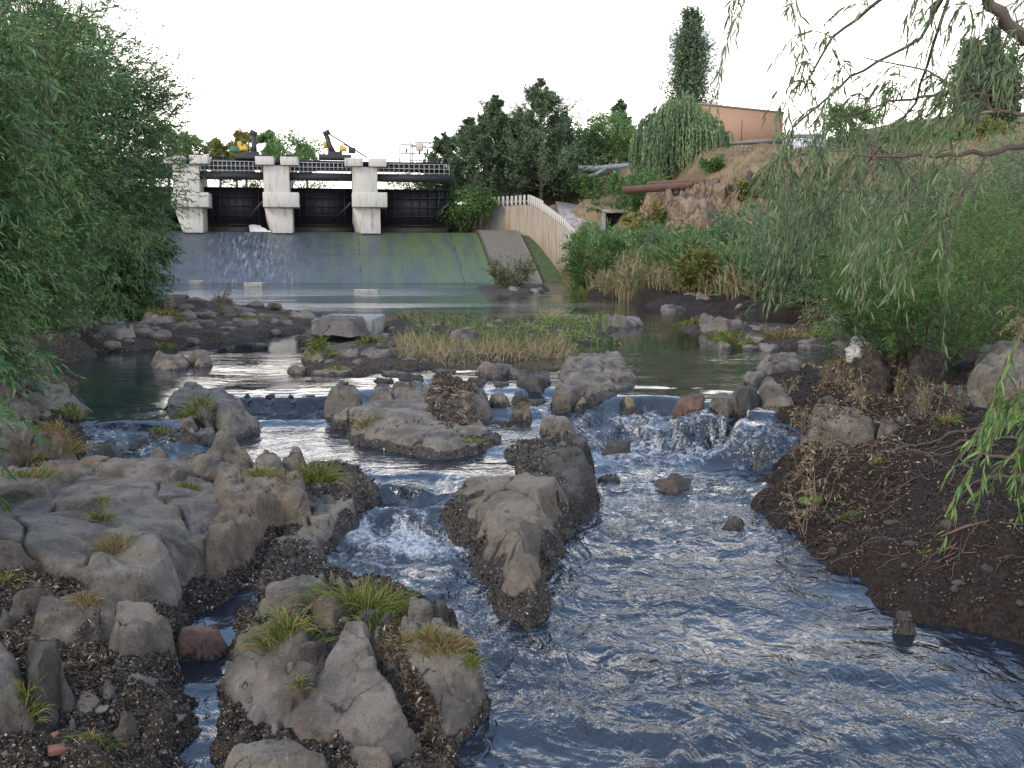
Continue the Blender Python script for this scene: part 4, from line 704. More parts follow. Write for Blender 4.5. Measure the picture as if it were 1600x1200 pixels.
# piers
PW = 2.75
pus = [du(x, -1.0) for x in (166, 303, 441, 576)]
zt = dz(262, -17, 0)
for i, u in enumerate(pus):
    m = MB(); zc0, zc1 = dz(325, u, 0), dz(302, u, 0); w0 = PW/2
    prof = [(-1.2, ZC-.1), (-1.0, zc0), (-1.0, zt), (6, zt), (6, ZC-.1)]
    # pier body: front steps and rounded upstream lean
    m.prism([(u-w0, -.9), (u+w0, -.9), (u+w0, 6.5), (u-w0, 6.5)], zc1-.05, zt, dam)
    n0 = len(m.v); m.hexa([dam(u-w0+.9, -1.3, ZC-.2), dam(u+w0+.25, -1.3, ZC-.2), dam(u+w0+.25, 6.5, ZC-.2), dam(u-w0-.1, 6.5, ZC-.2), dam(u-w0, -1.1, zc0+.05), dam(u+w0+.25, -1.1, zc0+.05), dam(u+w0+.25, 6.5, zc0+.05), dam(u-w0, 6.5, zc0+.05)])
    pr = dpart(m, 'pier', CONC, bevel=.06)
    c = MB(); c.prism([(u-w0-.08, -1.9), (u+w0+1.0, -1.9), (u+w0+1.0, 1.2), (u-w0-.08, 1.2)], zc0, zc1, dam); o = dpart(c, 'corbel', CONC, bevel=.06); o.parent = pr; o.matrix_parent_inverse.identity()
    for s, (a, b_) in enumerate(((-.9, 1.15), (1.75, 3.75))):
        c = MB(); c.prism([(u-w0+a+.1, -1.4), (u-w0+b_, -1.4), (u-w0+b_, 1.5), (u-w0+a+.1, 1.5)], zt+.02 if s else zt+.02, zt+.92, dam); o = dpart(c, 'bearing_block', CONC, bevel=.05); o.parent = pr; o.matrix_parent_inverse.identity()
# gates between the piers (curved steel plates with ribs), deck girder, railing
spans = [(pus[i]+w0, pus[i+1]-w0) for i in range(3)]+[(pus[3]+w0, du(705, 0))]+[(pus[0]-9, pus[0]-w0)]
zg1, zg0, zgb = dz(295, -17, 3), dz(352, -17, 3), dz(364, -17, 3)
for a, b_ in spans:
    m = MB(); m.prism([(a, 3.0), (b_, 3.0), (b_, 3.15), (a, 3.15)], zg0, zg1, dam); g = dpart(m, 'gate', STEEL)
    m = MB()
    for k in range(9):
        x = a+(b_-a)*k/8; m.prism([(max(a, x-.07), 2.72), (min(b_, x+.07), 2.72), (min(b_, x+.07), 2.99), (max(a, x-.07), 2.99)], zg0, zg1-.02, dam)
    for k in range(5):
        z = zg0+(zg1-zg0)*k/4; m.prism([(a, 2.66), (b_, 2.66), (b_, 2.99), (a, 2.99)], z-.06-(.06 if k == 4 else 0), z+.06-(.07 if k == 4 else 0), dam)
    m.tube([dam(a+.1, 2.4, zg0+1.6), dam(a+.3, -.6, zg0+2.3)], .12); m.tube([dam(b_-2.2, 2.4, zg0+.5), dam(b_-.2, -.9, zg0+2.3)], .12)
    o = dpart(m, 'gate_rib', STEEL); o.parent = g; o.matrix_parent_inverse.identity()
    m = MB(); m.prism([(a, 3.05), (b_, 3.05), (b_, 5), (a, 5)], ZC-.3, zg0-.02, dam); dpart(m, 'gate_sill', plain('dark_mossy_sill', (.03, .032, .022), .6, .5, 2, col2=(.07, .05, .035)) if a == spans[0][0] else bpy.data.materials['dark_mossy_sill'])
ua0, ub0 = pus[0]-9, du(700, 0)
zd1, zd0 = dz(271, -17, -.5), dz(283, -17, -.5)
m = MB()
for a, b_ in spans: m.prism([(a+.01, -.5), (b_-.01, -.5), (b_-.01, .2), (a+.01, .2)], zd0, zd1, dam)
m.prism([(ua0, .25), (ub0, .25), (ub0, 5.5), (ua0, 5.5)], zt+.03, zt+.25, dam); dpart(m, 'deck_girder', STEEL)
m = MB()
for a, b_ in spans:
    for z in (.08, .55, 1.05): m.tube([dam(a+.1, -.9, zd1+z), dam(b_-.1, -.9, zd1+z)], .035, 4)
    for k in range(15): x = a+.15+(b_-a-.3)*k/14; m.tube([dam(x, -.9, zd1-.1), dam(x, -.9, zd1+1.08)], .03, 4)
dpart(m, 'railing', RAILM)
m = MB(); m.prism([(ua0, 2.0), (ub0, 2.0), (ub0, 2.8), (ua0, 2.8)], dz(258, -17, 2), dz(252, -17, 2), dam); m.tube([dam(ua0, 1.9, dz(249, -17, 2)), dam(ub0, 1.9, dz(249, -17, 2))], .04, 4); dpart(m, 'crane_rail', STEEL)
m = MB()
for u in pus: m.prism([(u+w0-1.6, 4.0), (u+w0-.4, 4.0), (u+w0-.4, 5.0), (u+w0-1.6, 5.0)], zt+.26, zt+.9, dam)
dpart(m, 'winch_box', STEEL)
# water bursting beside the second pier
def burst():
    u = pus[2]-w0-1.4; L = []; n = 14
    for j in range(n):
        s = j/(n-1)
        for i in range(n):
            q = i/(n-1)-.5; L.append(dam(u+q*(1.2+1.2*s)+.9*s, 2.5-2.3*s, zg0-.15+(ZC+.03-zg0)*s**.8*.97+.10*math.cos(q*3)*(1-s)+.10*random.random()))
    o = mesh_obj('spurting_water', L, grid_faces(n, n), plain('white_water', (.75, .78, .80), .5, .1)); return tag(o, kind='structure')
burst()
tag(mesh_obj('reservoir_water', [dam(-60, 6.6, 9.6), dam(-5, 6.6, 9.6), dam(-5, 40, 9.6), dam(-60, 40, 9.6)], [(0, 1, 2, 3)], bpy.data.materials['river_water']), kind='structure')
# training wall
def W3(px, py, Y): return PD(px, py, Y)
ww = [(700, 349, 347, 121.0), (770, 336, 323, 119.5), (825, 362, 320, 116.0), (842, 372, 328, 112.5), (860, 386, 341, 108.5), (880, 402, 356, 104.5), (897, 418, 376, 101.0)]
V = []; 
for px, yb, yt, Y in ww:
    b_ = W3(px, 440, Y); t_ = W3(px, yt, Y); b_[2] = -.5
    if Y > 119.6: b_ = W3(px, 366, Y)
    V += [b_, t_, t_+np.array([.45, .25, 0]), b_+np.array([.45, .25, 0])]
f = []
for i in range(len(ww)-1):
    a = i*4; f += [(a+j, a+4+j, a+4+(j+1) % 4, a+(j+1) % 4) for j in range(4)]
f += [(0, 1, 2, 3), tuple(len(V)-4+j for j in (3, 2, 1, 0))]
wl_ = mesh_obj('retaining_wall', V, f, RUSTWALL, None, False); tag(wl_, 'rust-streaked concrete wall stepping down right of the spillway', 'wall')
fe = empty('picket_fence', tuple(W3(825, 318, 116))); tag(fe, 'white concrete picket fence along the top of the rust-streaked wall', 'fence')
from mathutils import Matrix
tp = [(770, 322, 119.5), (800, 320.5, 117.7), (825, 319, 116.0), (842, 327, 112.5), (860, 340, 108.5), (880, 355, 104.5), (897, 375, 101.0)]
tpw = np.array([W3(*p) for p in tp])+np.array([.2, .12, 0]); seg = np.r_[0, np.cumsum(np.linalg.norm(np.diff(tpw, axis=0), axis=1))]
proto = None
for k in range(34):
    s = seg[-1]*k/33; p = [np.interp(s, seg, tpw[:, i]) for i in range(3)]
    hgt = 1.05 if k < 16 else .85
    m = MB().box((0, 0, .5), (.26, .14, 1.05))
    if proto is None: proto = m.build('picket', WHITEP, None, False, .02); o = proto
    else: o = proto.copy(); COL.objects.link(o)
    o.location = (p[0]-fe.location.x, p[1]-fe.location.y, p[2]-fe.location.z); o.scale = (1, 1, hgt); o.parent = fe; o.rotation_euler = (0, 0, R(-60 if k > 10 else 10))
m = MB()
for z in (.3,): m.tube([p+np.array([.14, .1, z+.1]) for p in tpw], .06, 4)
o = m.build('rail', WHITEP, fe); o.location = -fe.location
# pale worn concrete apron behind the wall
ap = ptsd([(868, 322, 116.5), (925, 330, 114), (948, 352, 107), (945, 372, 101), (905, 374, 101.5), (880, 350, 107)])+np.array([0, 0, .55])
m = MB(); m.add(list(ap)+[p-np.array([0, 0, 1.2]) for p in ap], [tuple(range(6))[::-1]]+[(i, (i+1) % 6, 6+(i+1) % 6, 6+i) for i in range(6)])
tag(m.build('concrete_apron', plain('light_rubble_concrete', (.30, .27, .26), .95, .3, 1.2, bmp=.06, col2=(.14, .11, .09)), None), 'pale broken concrete apron sloping down behind the picket fence', 'concrete apron')
# dark culvert mouth
def culvert():
    t = empty('culvert', tuple(W3(970, 368, 96))); tag(t, 'dark culvert opening in the slope under the shrubs', 'culvert')
    c = W3(970, 352, 96); m = MB(); w_, h_ = 3.2, 2.6
    for dx, dz_, sx, sz in ((-w_/2, 0, .3, h_), (w_/2, 0, .3, h_), (0, h_/2, w_+.3, .3)): m.box((c[0]+dx, c[1]+.2, c[2]+dz_), (sx, 1.0, sz))
    o = m.build('frame', CONCD, t, False, .03); o.location = -t.location
    m = MB().box((c[0], c[1]+.9, c[2]), (w_-.32, .3, h_-.02)); o = m.build('opening', plain('painted_mouth_shade', (.008, .008, .008), .9), t); o.location = -t.location  # solid black block; the shade inside the mouth is put into its colour
culvert()
# pipes
def pipe(name, label, a, b_, r, mat, cat='pipe', ext=2.5, open_=True):
    a, b_ = PD(*a), PD(*b_); d = (b_-a)/np.linalg.norm(b_-a); m = MB(); rr = []; n = 14; e = b_+d*ext
    L = np.linalg.norm(e-a); P = []; Rr = []
    for k in range(int(L/1.6)+2):
        s = min(L, k*1.6)
        for o_, q in ((0, r), (.06, r*1.07), (.14, r*1.07), (.2, r)): P.append(a+d*(s+o_)); Rr.append(q)
    P = [a+d*.35, a+d*.01, a-d*.01]+P; Rr = [r*.82, r*.82, r]+Rr
    m.tube(P, Rr, n); o = m.build(name, mat, None, True); tag(o, label, cat, None); return o
pipe('rusty_pipe', 'lower rusty pipe jutting from the dry slope', (975, 297, 86), (1062, 291.5, 88), .33, RUST, ext=1)
pipe('rusty_pipe', 'upper rusty pipe lying across the dry slope', (1012, 288, 89), (1105, 283.5, 91), .26, RUST, ext=1)
m = MB(); P = [W3(903, 262, 121), W3(925, 264, 121), W3(950, 262, 122), W3(972, 260, 123), W3(1000, 257, 124)]; m.tube(P, .36, 10)
P = [W3(918, 276, 119), W3(930, 273, 119), W3(945, 264, 120)]; m.tube(P, .22, 8)
for p in P[:1]+[W3(960, 266, 122)]: m.tube([p, p-np.array([0, 0, 2])], .12, 6)
tag(m.build('heating_pipe', SILVER, None, True), 'wrapped silver pipe running level along the slope under the trees', 'pipe')
# little house behind the pines, low wall beside it
t = empty('shed', tuple(W3(795, 320, 124))); tag(t, 'small pale building half hidden behind the pines', 'shed')
a = W3(795, 321, 126); m = MB().box((a[0]-.3, a[1]+2, a[2]+1.9), (4.2, 3.6, 3.8)); o = m.build('wall', plain('bluish_white_wall', (.50, .56, .66), .8, .08), t); o.location = -t.location
m = MB().box((a[0]-.3, a[1]+2, a[2]+3.95), (4.8, 4.2, .25)); o = m.build('roof', ROOFM, t); o.location = -t.location
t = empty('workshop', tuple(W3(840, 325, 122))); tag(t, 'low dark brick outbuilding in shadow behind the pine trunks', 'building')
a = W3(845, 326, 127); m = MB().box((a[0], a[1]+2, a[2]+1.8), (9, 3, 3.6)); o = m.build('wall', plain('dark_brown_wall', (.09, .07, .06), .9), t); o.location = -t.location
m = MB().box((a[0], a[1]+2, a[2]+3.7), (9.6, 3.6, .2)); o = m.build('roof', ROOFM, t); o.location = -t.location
# orange brick building with lower grey annex
t = empty('brick_building', tuple(W3(1165, 236, 138))); tag(t, 'plain orange brick building on top of the hill', 'building')
a, b_ = W3(1060, 240, 140), W3(1222, 240, 136); zt1, zt2 = W3(1113, 163, 139)[2], W3(1222, 177, 136)[2]
m = MB(); m.hexa([tuple(a), tuple(b_), (b_[0]+2, b_[1]+9, b_[2]), (a[0]+2, a[1]+9, a[2]), (a[0], a[1], zt1+.4), (b_[0], b_[1], zt2), (b_[0]+2, b_[1]+9, zt2), (a[0]+2, a[1]+9, zt1+.4)])
o = m.build('wall', BRICK, t); o.location = -t.location
m = MB(); m.hexa([(a[0]-.1, a[1]-.15, zt1+.42), (b_[0]+.1, b_[1]-.15, zt2+.02), (b_[0]+2.1, b_[1]+9, zt2+.02), (a[0]+2, a[1]+9, zt1+.42), (a[0]-.1, a[1]-.15, zt1+.62), (b_[0]+.1, b_[1]-.15, zt2+.2), (b_[0]+2.1, b_[1]+9, zt2+.2), (a[0]+2, a[1]+9, zt1+.62)])
o = m.build('roof', ROOFM, t); o.location = -t.location
c = W3(1127, 161, 139); m = MB(); m.tube([(c[0]-1, c[1]+1.5, c[2]-1), (c[0]-1, c[1]+1.5, c[2]+.3)], .9, 14); o = m.build('roof_vent', WHITEP, t, True); o.location = -t.location
c = W3(1158, 215, 137); m = MB(); m.tube([(c[0], c[1]-.3, c[2]-2), (c[0], c[1]-.3, c[2]+2.2)], .06, 5); o = m.build('mast', STEEL, t); o.location = -t.location
t = empty('annex', tuple(W3(1180, 240, 125))); tag(t, 'low grey flat-roofed annex in front of the brick building', 'building')
a, b_ = W3(1138, 240, 128), W3(1215, 240, 126); z1 = W3(1138, 226, 128)[2]
m = MB(); m.hexa([tuple(a), tuple(b_), (b_[0]+1, b_[1]+5, b_[2]), (a[0]+1, a[1]+5, a[2]), (a[0], a[1], z1), (b_[0], b_[1], z1), (b_[0]+1, b_[1]+5, z1), (a[0]+1, a[1]+5, z1)]); o = m.build('wall', plain('grey_plaster', (.27, .25, .24), .9), t); o.location = -t.location
m = MB(); m.hexa([(a[0]-.2, a[1]-.3, z1+.01), (b_[0]+.2, b_[1]-.3, z1+.01), (b_[0]+1.2, b_[1]+5.2, z1+.3), (a[0]+.8, a[1]+5.2, z1+.3), (a[0]-.2, a[1]-.3, z1+.3), (b_[0]+.2, b_[1]-.3, z1+.5), (b_[0]+1.2, b_[1]+5.2, z1+.9), (a[0]+.8, a[1]+5.2, z1+.6)]); o = m.build('roof', ROOFM, t); o.location = -t.location
t = empty('pale_shed', tuple(W3(1265, 236, 118))); tag(t, 'pale blue low building glimpsed through the hanging willow leaves', 'shed')
a = W3(1262, 232, 122); m = MB().box((a[0], a[1]+2, a[2]+.0), (4.2, 4, 3.0)); o = m.build('wall', BLUEW, t); o.location = -t.location
m = MB().box((a[0], a[1]+2, a[2]+1.62), (4.6, 4.4, .2)); o = m.build('roof', WHITEP, t); o.location = -t.location
# cranes on the deck
def crane(label, px, tilt, jib, side):
    u = du(px, 2.5); b0 = dam(u, 2.4, dz(251, u, 2.4)); t = empty('deck_crane', b0, TH); tag(t, label, 'crane', 'cranes on the dam deck')
    H = dz(209, u, 2.4)-b0[2]
    MB().box((0, 0, .35), (3.6, 2.0, .5)).box((0, 0, .75), (1.6, 1.4, .4)).build('base', STEEL, t, False, .05)
    MB().box((side*.9, 0, 1.3), (.85, .9, .5)).box((side*.75, .1, 1.65), (.4, .5, .22)).build('engine_housing', YELP, t, False, .12)
    MB().box((side*1.9, .2, 1.2), (.8, 1.0, .6)).build('cab', GREENP if jib == 0 else STEEL, t, False, .08)
    m = MB(); m.tube([(-side*.2, 0, .8), (-side*(.2+tilt*.5), 0, H*.55), (-side*(.2+tilt), 0, H)], [.38, .30, .24], 8); m.tube([(-side*(.5+tilt), 0, H-.1), (-side*(tilt-.2), 0, H+.25)], .28, 8); m.build('boom', STEEL, t, True)
    if jib:
        m = MB(); m.tube([(-side*(tilt-.1), 0, H), (side*3.6, 0, .4)], .09, 5); m.tube([(-side*(tilt-.1)-.2, .3, H-.3), (side*2.4, .3, 1.2)], .05, 5); m.build('stay', STEEL, t)
    x = -side*(tilt+.35) if jib else side*1.3
    m = MB(); m.tube([(x, 0, H-.2), (x, 0, H*.66)], .03, 4); h = m.build('cable', STEEL, t)
    MB().box((x, 0, H*.6), (.42, .3, .7)).build('hook_block', YELP, t, False, .1)
crane('left crane on the dam deck, seen end on with green cab', 405, .1, 0, -1)
crane('right crane on the dam deck with long diagonal stay and hanging hook', 531, .75, 1, 1)
u = du(470, 2.5); 
# substation frame
t = empty('substation_frame', dam(du(655, 10), 10, dz(258, du(655, 10), 10))); tag(t, 'pale steel gantry frame beside the pines behind the dam', 'gantry frame')
uf = lambda px: du(px, 10); zf = lambda py: dz(py, du(655, 10), 10)
m = MB()
for px, ty in ((631, 226), (646, 222), (668, 222), (684, 224), (651, 222)): m.tube([dam(uf(px), 10+(px % 2)*2, zf(262)), dam(uf(px), 10+(px % 2)*2, zf(ty))], .1, 5)
for a_, b_, yy in ((631, 652, 226), (646, 690, 222), (646, 690, 229), (631, 684, 240)): m.tube([dam(uf(a_), 10, zf(yy)), dam(uf(b_), 10.6, zf(yy))], .1, 5)
m.tube([dam(uf(646), 10, zf(229)), dam(uf(668), 10, zf(222)), dam(uf(690), 10, zf(229))], .06, 4)
m.tube([dam(uf(684), 10, zf(226)), dam(uf(672), 10, zf(250))], .06, 4)
o = m.build('steel_frame', RAILM, t); o.location = (-Matrix.Translation(t.location).translation)
m = MB().box(dam(uf(660), 10.3, zf(229)), (.9, .8, .9)); o = m.build('transformer_box', WHITEP, t, False, .05); o.location = -t.location
m = MB()
for px in (660, 672, 640): m.tube([dam(uf(px), 10.3, zf(240)), dam(uf(px), 10.3, zf(232))], .12, 6)
o = m.build('insulator', STEEL, t); o.location = -t.location

# ------------------------------------------------------------------ plants
def norm(a): return a/(np.linalg.norm(a, axis=-1, keepdims=True)+1e-9)
def leaf_mesh(P, D, L, Wd, fold=None, six=False):
    """lanceolate leaves: base P, direction D, length L, width W"""
    n = len(P); D = norm(D); r = norm(rng.normal(size=(n, 3))); S = norm(np.cross(D, r)); Nn = np.cross(S, D)
    L = np.broadcast_to(L, n)[:, None]; Wd = np.broadcast_to(Wd, n)[:, None]
    droop = np.array([0, 0, -1.0])*L*.12
    if six:
        V = np.stack([P, P+D*L*.3+S*Wd*.5+Nn*Wd*.12, P+D*L*.65+S*Wd*.42+droop*.5, P+D*L+droop*1.6, P+D*L*.65-S*Wd*.42+droop*.5, P+D*L*.3-S*Wd*.5+Nn*Wd*.12], 1); k = 6
        i = np.arange(n)[:, None]*6; F_ = np.concatenate([i+[0, 1, 5, 5], i+[1, 2, 4, 5], i+[2, 3, 4, 4]], 0)
        tri = np.concatenate([i+[0, 1, 5], i+[1, 2, 4], i+[1, 4, 5], i+[2, 3, 4]], 1).reshape(-1, 3)
        return V.reshape(-1, 3), tri, 4
    V = np.stack([P, P+D*L*.42+S*Wd*.5, P+D*L+droop, P+D*L*.42-S*Wd*.5], 1)
    return V.reshape(-1, 3), (np.arange(n)[:, None]*4+[0, 1, 2, 3]), 1
def foliage(name, P, D, L, Wd, mat, parent, six=False, tint=None):
    V, f, k = leaf_mesh(P, D, L, Wd, six=six); n = len(P)
    t = rng.random(n) if tint is None else np.clip(tint, 0, 1)
    return mesh_obj(name, V, f, mat, parent, True, attrs={'tint': ('FACE', np.repeat(t, k))})
def tubes(name, paths, r0, r1, mat, parent, sides=3):
    """paths (n,k,3) thin tapering stems as one part"""
    n, k, _ = paths.shape; T = norm(np.gradient(paths, axis=1)); A = norm(np.cross(T, np.array([.3, .2, 1.0]))); B = np.cross(T, A)
    r = np.broadcast_to(np.asarray(r0), n)[:, None, None]*np.linspace(1, 0, k)[None, :, None]+np.broadcast_to(np.asarray(r1), n)[:, None, None]*np.linspace(0, 1, k)[None, :, None]
    V = np.stack([paths+r*(math.cos(q)*A+math.sin(q)*B) for q in np.arange(sides)*2*math.pi/sides], 2)
    i = np.arange(n*k*sides).reshape(n, k, sides); a = i[:, :-1]; b_ = i[:, 1:]
    f = np.stack([a, np.roll(a, -1, 2), np.roll(b_, -1, 2), b_], -1).reshape(-1, 4)
    return mesh_obj(name, V.reshape(-1, 3), f, mat, parent, True)
def paths_from(P, D, L, droop, k=7, wob=.06):
    n = len(P); D = norm(D); L = np.broadcast_to(L, n); droop = np.broadcast_to(droop, n); s = np.linspace(0, 1, k)
    q = P[:, None]+D[:, None]*L[:, None, None]*s[None, :, None]; q[..., 2] -= (droop*L)[:, None]*s**2.2
    wb = np.cumsum(rng.normal(0, wob, (n, k, 3)), 1)*L[:, None, None]/k; wb[:, 0] = 0
    return q+wb
def leaves_on(paths, per, L, Wd, spread=.7, s0=.12, down=0.0, tipw=1.0):
    """leaves set along every path"""
    n, k, _ = paths.shape; s = (s0+(1-s0)*((np.arange(per)+.5)/per)[None]+rng.normal(0, .5/per, (n, per))).clip(0, .9999)*(k-1)
    i = s.astype(int); fr = (s-i)[..., None]; idx = np.arange(n)[:, None]; a = paths[idx, i]; b_ = paths[idx, i+1]
    P = a+(b_-a)*fr; T = norm(b_-a); D = norm(T+spread*rng.normal(size=T.shape)*np.array([1, 1, .8])+np.array([0, 0, -down]))
    sc = rng.uniform(.6, 1.15, (n, per)); return P.reshape(-1, 3), D.reshape(-1, 3), (L*sc).ravel(), (Wd*sc).ravel()
def shrub(name, label, cat, base, h, rad, mat, n=220, per=34, L=.09, Wd=.014, stemmat=None, group=None, lean=(0, 0), spread=.55, six=False, droop=.25, sub=5, rx=1.0, ry=1.0, core=.5, stems=9, low=.15):
    """willow-like bush: main stems fanning from the base, shoots along them, leaves along the shoots"""
    t = empty(name, base); tag(t, label, cat, group)
    a = rng.uniform(0, 6.283, stems); rr = rad*np.sqrt(rng.uniform(.02, .9, stems))
    tip = np.stack([np.cos(a)*rr*rx+lean[0], np.sin(a)*rr*ry+lean[1], h*rng.uniform(.62, .95, stems)*(1-.25*(rr/rad)**2)], 1)
    st = np.stack([np.cos(a)*rad*.12*rx, np.sin(a)*rad*.12*ry, -.15+0*a], 1)
    s = np.linspace(0, 1, 9)[None, :, None]; mp_ = st[:, None]*(1-s)+tip[:, None]*s; mp_[..., :2] += (tip-st)[:, None, :2]*(s*(1-s))*.5
    mp_ += np.cumsum(rng.normal(0, h*.012, mp_.shape), 1)
    tubes('stem', mp_, h*.012+.006, .004+h*.001, stemmat or BARK, t, 5)
    k = rng.integers(0, stems, n); q = low+(1-low)*rng.random(n)**.8; i = (q*7.99).astype(int); P = mp_[k, i]+(mp_[k, i+1]-mp_[k, i])*(q*8-i).clip(0, 1)[:, None]
    out = norm(P*np.array([1, 1, 0])-np.array([lean[0]*q.mean(), lean[1]*q.mean(), 0])+rng.normal(0, .3*rad, (n, 3))); D = norm(out*np.array([1, 1, .3])*(1.15-.5*q)[:, None]+np.array([0, 0, .25])+q[:, None]*np.array([0, 0, .55])+rng.normal(0, .25, (n, 3)))
    Ls = (rad*.55+h*.10)*rng.uniform(.6, 1.15, n)
    pa = paths_from(P, D, Ls, droop, 8)
    # side shoots
    kk = np.repeat(np.arange(n), sub); qi = rng.integers(1, 7, n*sub); P2 = pa[kk, qi]; D2 = norm(norm(pa[kk, qi+1]-P2)+rng.normal(0, .6, (n*sub, 3))); pb = paths_from(P2, D2, Ls[kk]*.38*rng.uniform(.6, 1.3, n*sub), droop, 6)
    tubes('twig', pa, .0035+h*.0006, .0015, TWIG, t)
    Pa = [leaves_on(pa, per, L, Wd, spread), leaves_on(pb, max(4, int(per*.6)), L, Wd, spread)]
    P, D, LL, WW = (np.concatenate(z) for z in zip(*Pa))
    clump = (vn(P[:, 0]*1.6/rad*1.5+50, P[:, 1]*1.5/rad*1.5, P[:, 2]*2/rad, 5)*.25+.45)
    foliage('leaves', P, D, LL, WW, mat, t, six, clump+rng.normal(0, .25, len(P))); return t
def gz(x, y): return float(surf(np.array([x]), np.array([y]))[0][0])
def at(px, py, Y, dz_=0): p = PD(px, py, Y); return (p[0], p[1], p[2]+dz_)
def onground(px, Y): p = PD(px, 410, Y); return (p[0], p[1], gz(p[0], p[1])-.05)

# left willows, from far to near
b = onground(92, 34.0); shrub('willow', 'tall feathery willow on the far left bank, its edge before the dam', 'willow', b, 11.8, 2.5, WILLOWFAR, n=1150, per=30, L=.19, Wd=.040, sub=5, droop=.16, stems=22, lean=(.3, 0), low=.05)
b = onground(0, 24.0); shrub('willow', 'dense dark willow behind the near leaves at the left edge', 'willow', b, 10.5, 2.2, WILLOW, n=900, per=32, L=.15, Wd=.032, sub=5, droop=.3, stems=14, low=.06)
b = onground(180, 31.0); shrub('willow_shrub', 'low dense willow shrub leaning over the far pool edge on the left', 'willow shrub', b, 3.4, 1.6, WILLOWFAR, n=480, per=28, L=.17, Wd=.04, sub=4, droop=.45, stems=12, low=.02)
b = onground(20, 21.5); shrub('willow_shrub', 'low dark willow shrub at the left pool edge', 'willow shrub', b, 3.6, 1.4, WILLOW, n=480, per=28, L=.13, Wd=.03, sub=4, droop=.4, stems=11, low=.04)
b = onground(-150, 12.0); shrub('willow', 'nearest willow with large drooping leaves at the left edge', 'willow', b, 5.8, 1.3, WILLOW, n=520, per=30, L=.125, Wd=.024, sub=4, droop=.45, stems=12, six=True, low=.05)
b = onground(-265, 7.6); shrub('willow_shrub', 'long-leaved willow shrub hanging over the left rocks', 'willow shrub', b, 1.75, .95, WILLOW, n=200, per=24, L=.11, Wd=.020, sub=3, droop=.6, stems=8, six=True, lean=(.15, 0))
# right side: big shrub, grey willows, bank shrubs
b = onground(1450, 15.5); shrub('willow_shrub', 'green fine-leaved shrub with bare stems at its foot on the dark bank', 'willow shrub', b, 2.0, 1.45, BANKLEAF, n=330, per=32, L=.075, Wd=.013, sub=5, droop=.15, stems=24, low=.34, spread=.6)
b = onground(1600, 17.5); shrub('willow_shrub', 'tall bright green shrub at the right edge behind the dark bank', 'willow shrub', b, 2.9, 1.5, BANKLEAF, n=300, per=32, L=.08, Wd=.014, sub=5, droop=.15, stems=18, low=.1)
b = onground(1380, 33); shrub('willow_shrub', 'grey-green willow shrub leaning over the far right pool', 'willow shrub', b, 5.2, 3.0, WILLOWGREY, n=420, per=28, L=.12, Wd=.028, sub=5, droop=.2, stems=18, low=.05)
b = onground(1250, 39); shrub('willow_shrub', 'silvery willow shrub whose skirt touches the rocks across the pool', 'willow shrub', b, 4.9, 2.6, WILLOWGREY, n=400, per=28, L=.14, Wd=.032, sub=5, droop=.2, stems=16, low=.04)
b = onground(1540, 30); shrub('willow_shrub', 'dense grey willow crown below the dry slope at the far right', 'willow shrub', b, 6.0, 3.2, WILLOWGREY, n=440, per=28, L=.12, Wd=.028, sub=5, droop=.15, stems=18, low=.05)
b = onground(1700, 26); shrub('willow_shrub', 'green willow shrub cut by the right edge', 'willow shrub', b, 5.2, 2.6, WILLOWGREY, n=400, per=28, L=.11, Wd=.025, sub=5, droop=.15, stems=16, low=.05)
b = onground(1470, 24); shrub('willow_shrub', 'mid green shrub filling the gap between bank shrub and grey willows', 'willow shrub', b, 3.6, 2.2, BANKLEAF, n=420, per=28, L=.10, Wd=.02, sub=5, droop=.15, stems=16, low=.05)
# reed bank shrubs
BS = 'shrubs in the reed bank'
for i, (px, Y, h, r, m, l) in enumerate([(930, 63, 3.0, 2.2, BANKLEAF, 'leftmost green bush of the reed bank below the wall end'), (1010, 60, 3.2, 2.4, BANKLEAF, 'bushy green shrub of the reed bank below the culvert'), (1080, 57, 3.4, 2.2, WILLOWGREY, 'grey-green shrub in the middle of the reed bank'), (1135, 54, 3.2, 2.0, BANKLEAF, 'green shrub of the reed bank below the rock cliff'), (1190, 50, 3.4, 2.2, WILLOWGREY, 'grey shrub at the right end of the reed bank'), (1090, 48, 1.9, 1.1, YELLOW, 'small yellowish shrub at the front of the reed bank')]):
    shrub('shrub', l, 'shrub', onground(px, Y), h, r, m, n=170, per=16, L=.24, Wd=.07, sub=4, group=BS, droop=.15, stems=12, low=.05)
shrub('shrub', 'lone round bush standing in the water before the spillway rib', 'shrub', (PZ(800, 452)[0], PZ(800, 452)[1], 0), 2.2, 1.5, leaf_mat('olive_leaf', (.06, .075, .03), (.15, .16, .07), (.22, .15, .08), .3), n=170, per=14, L=.17, Wd=.05, sub=4, droop=.1, stems=14, low=.12)
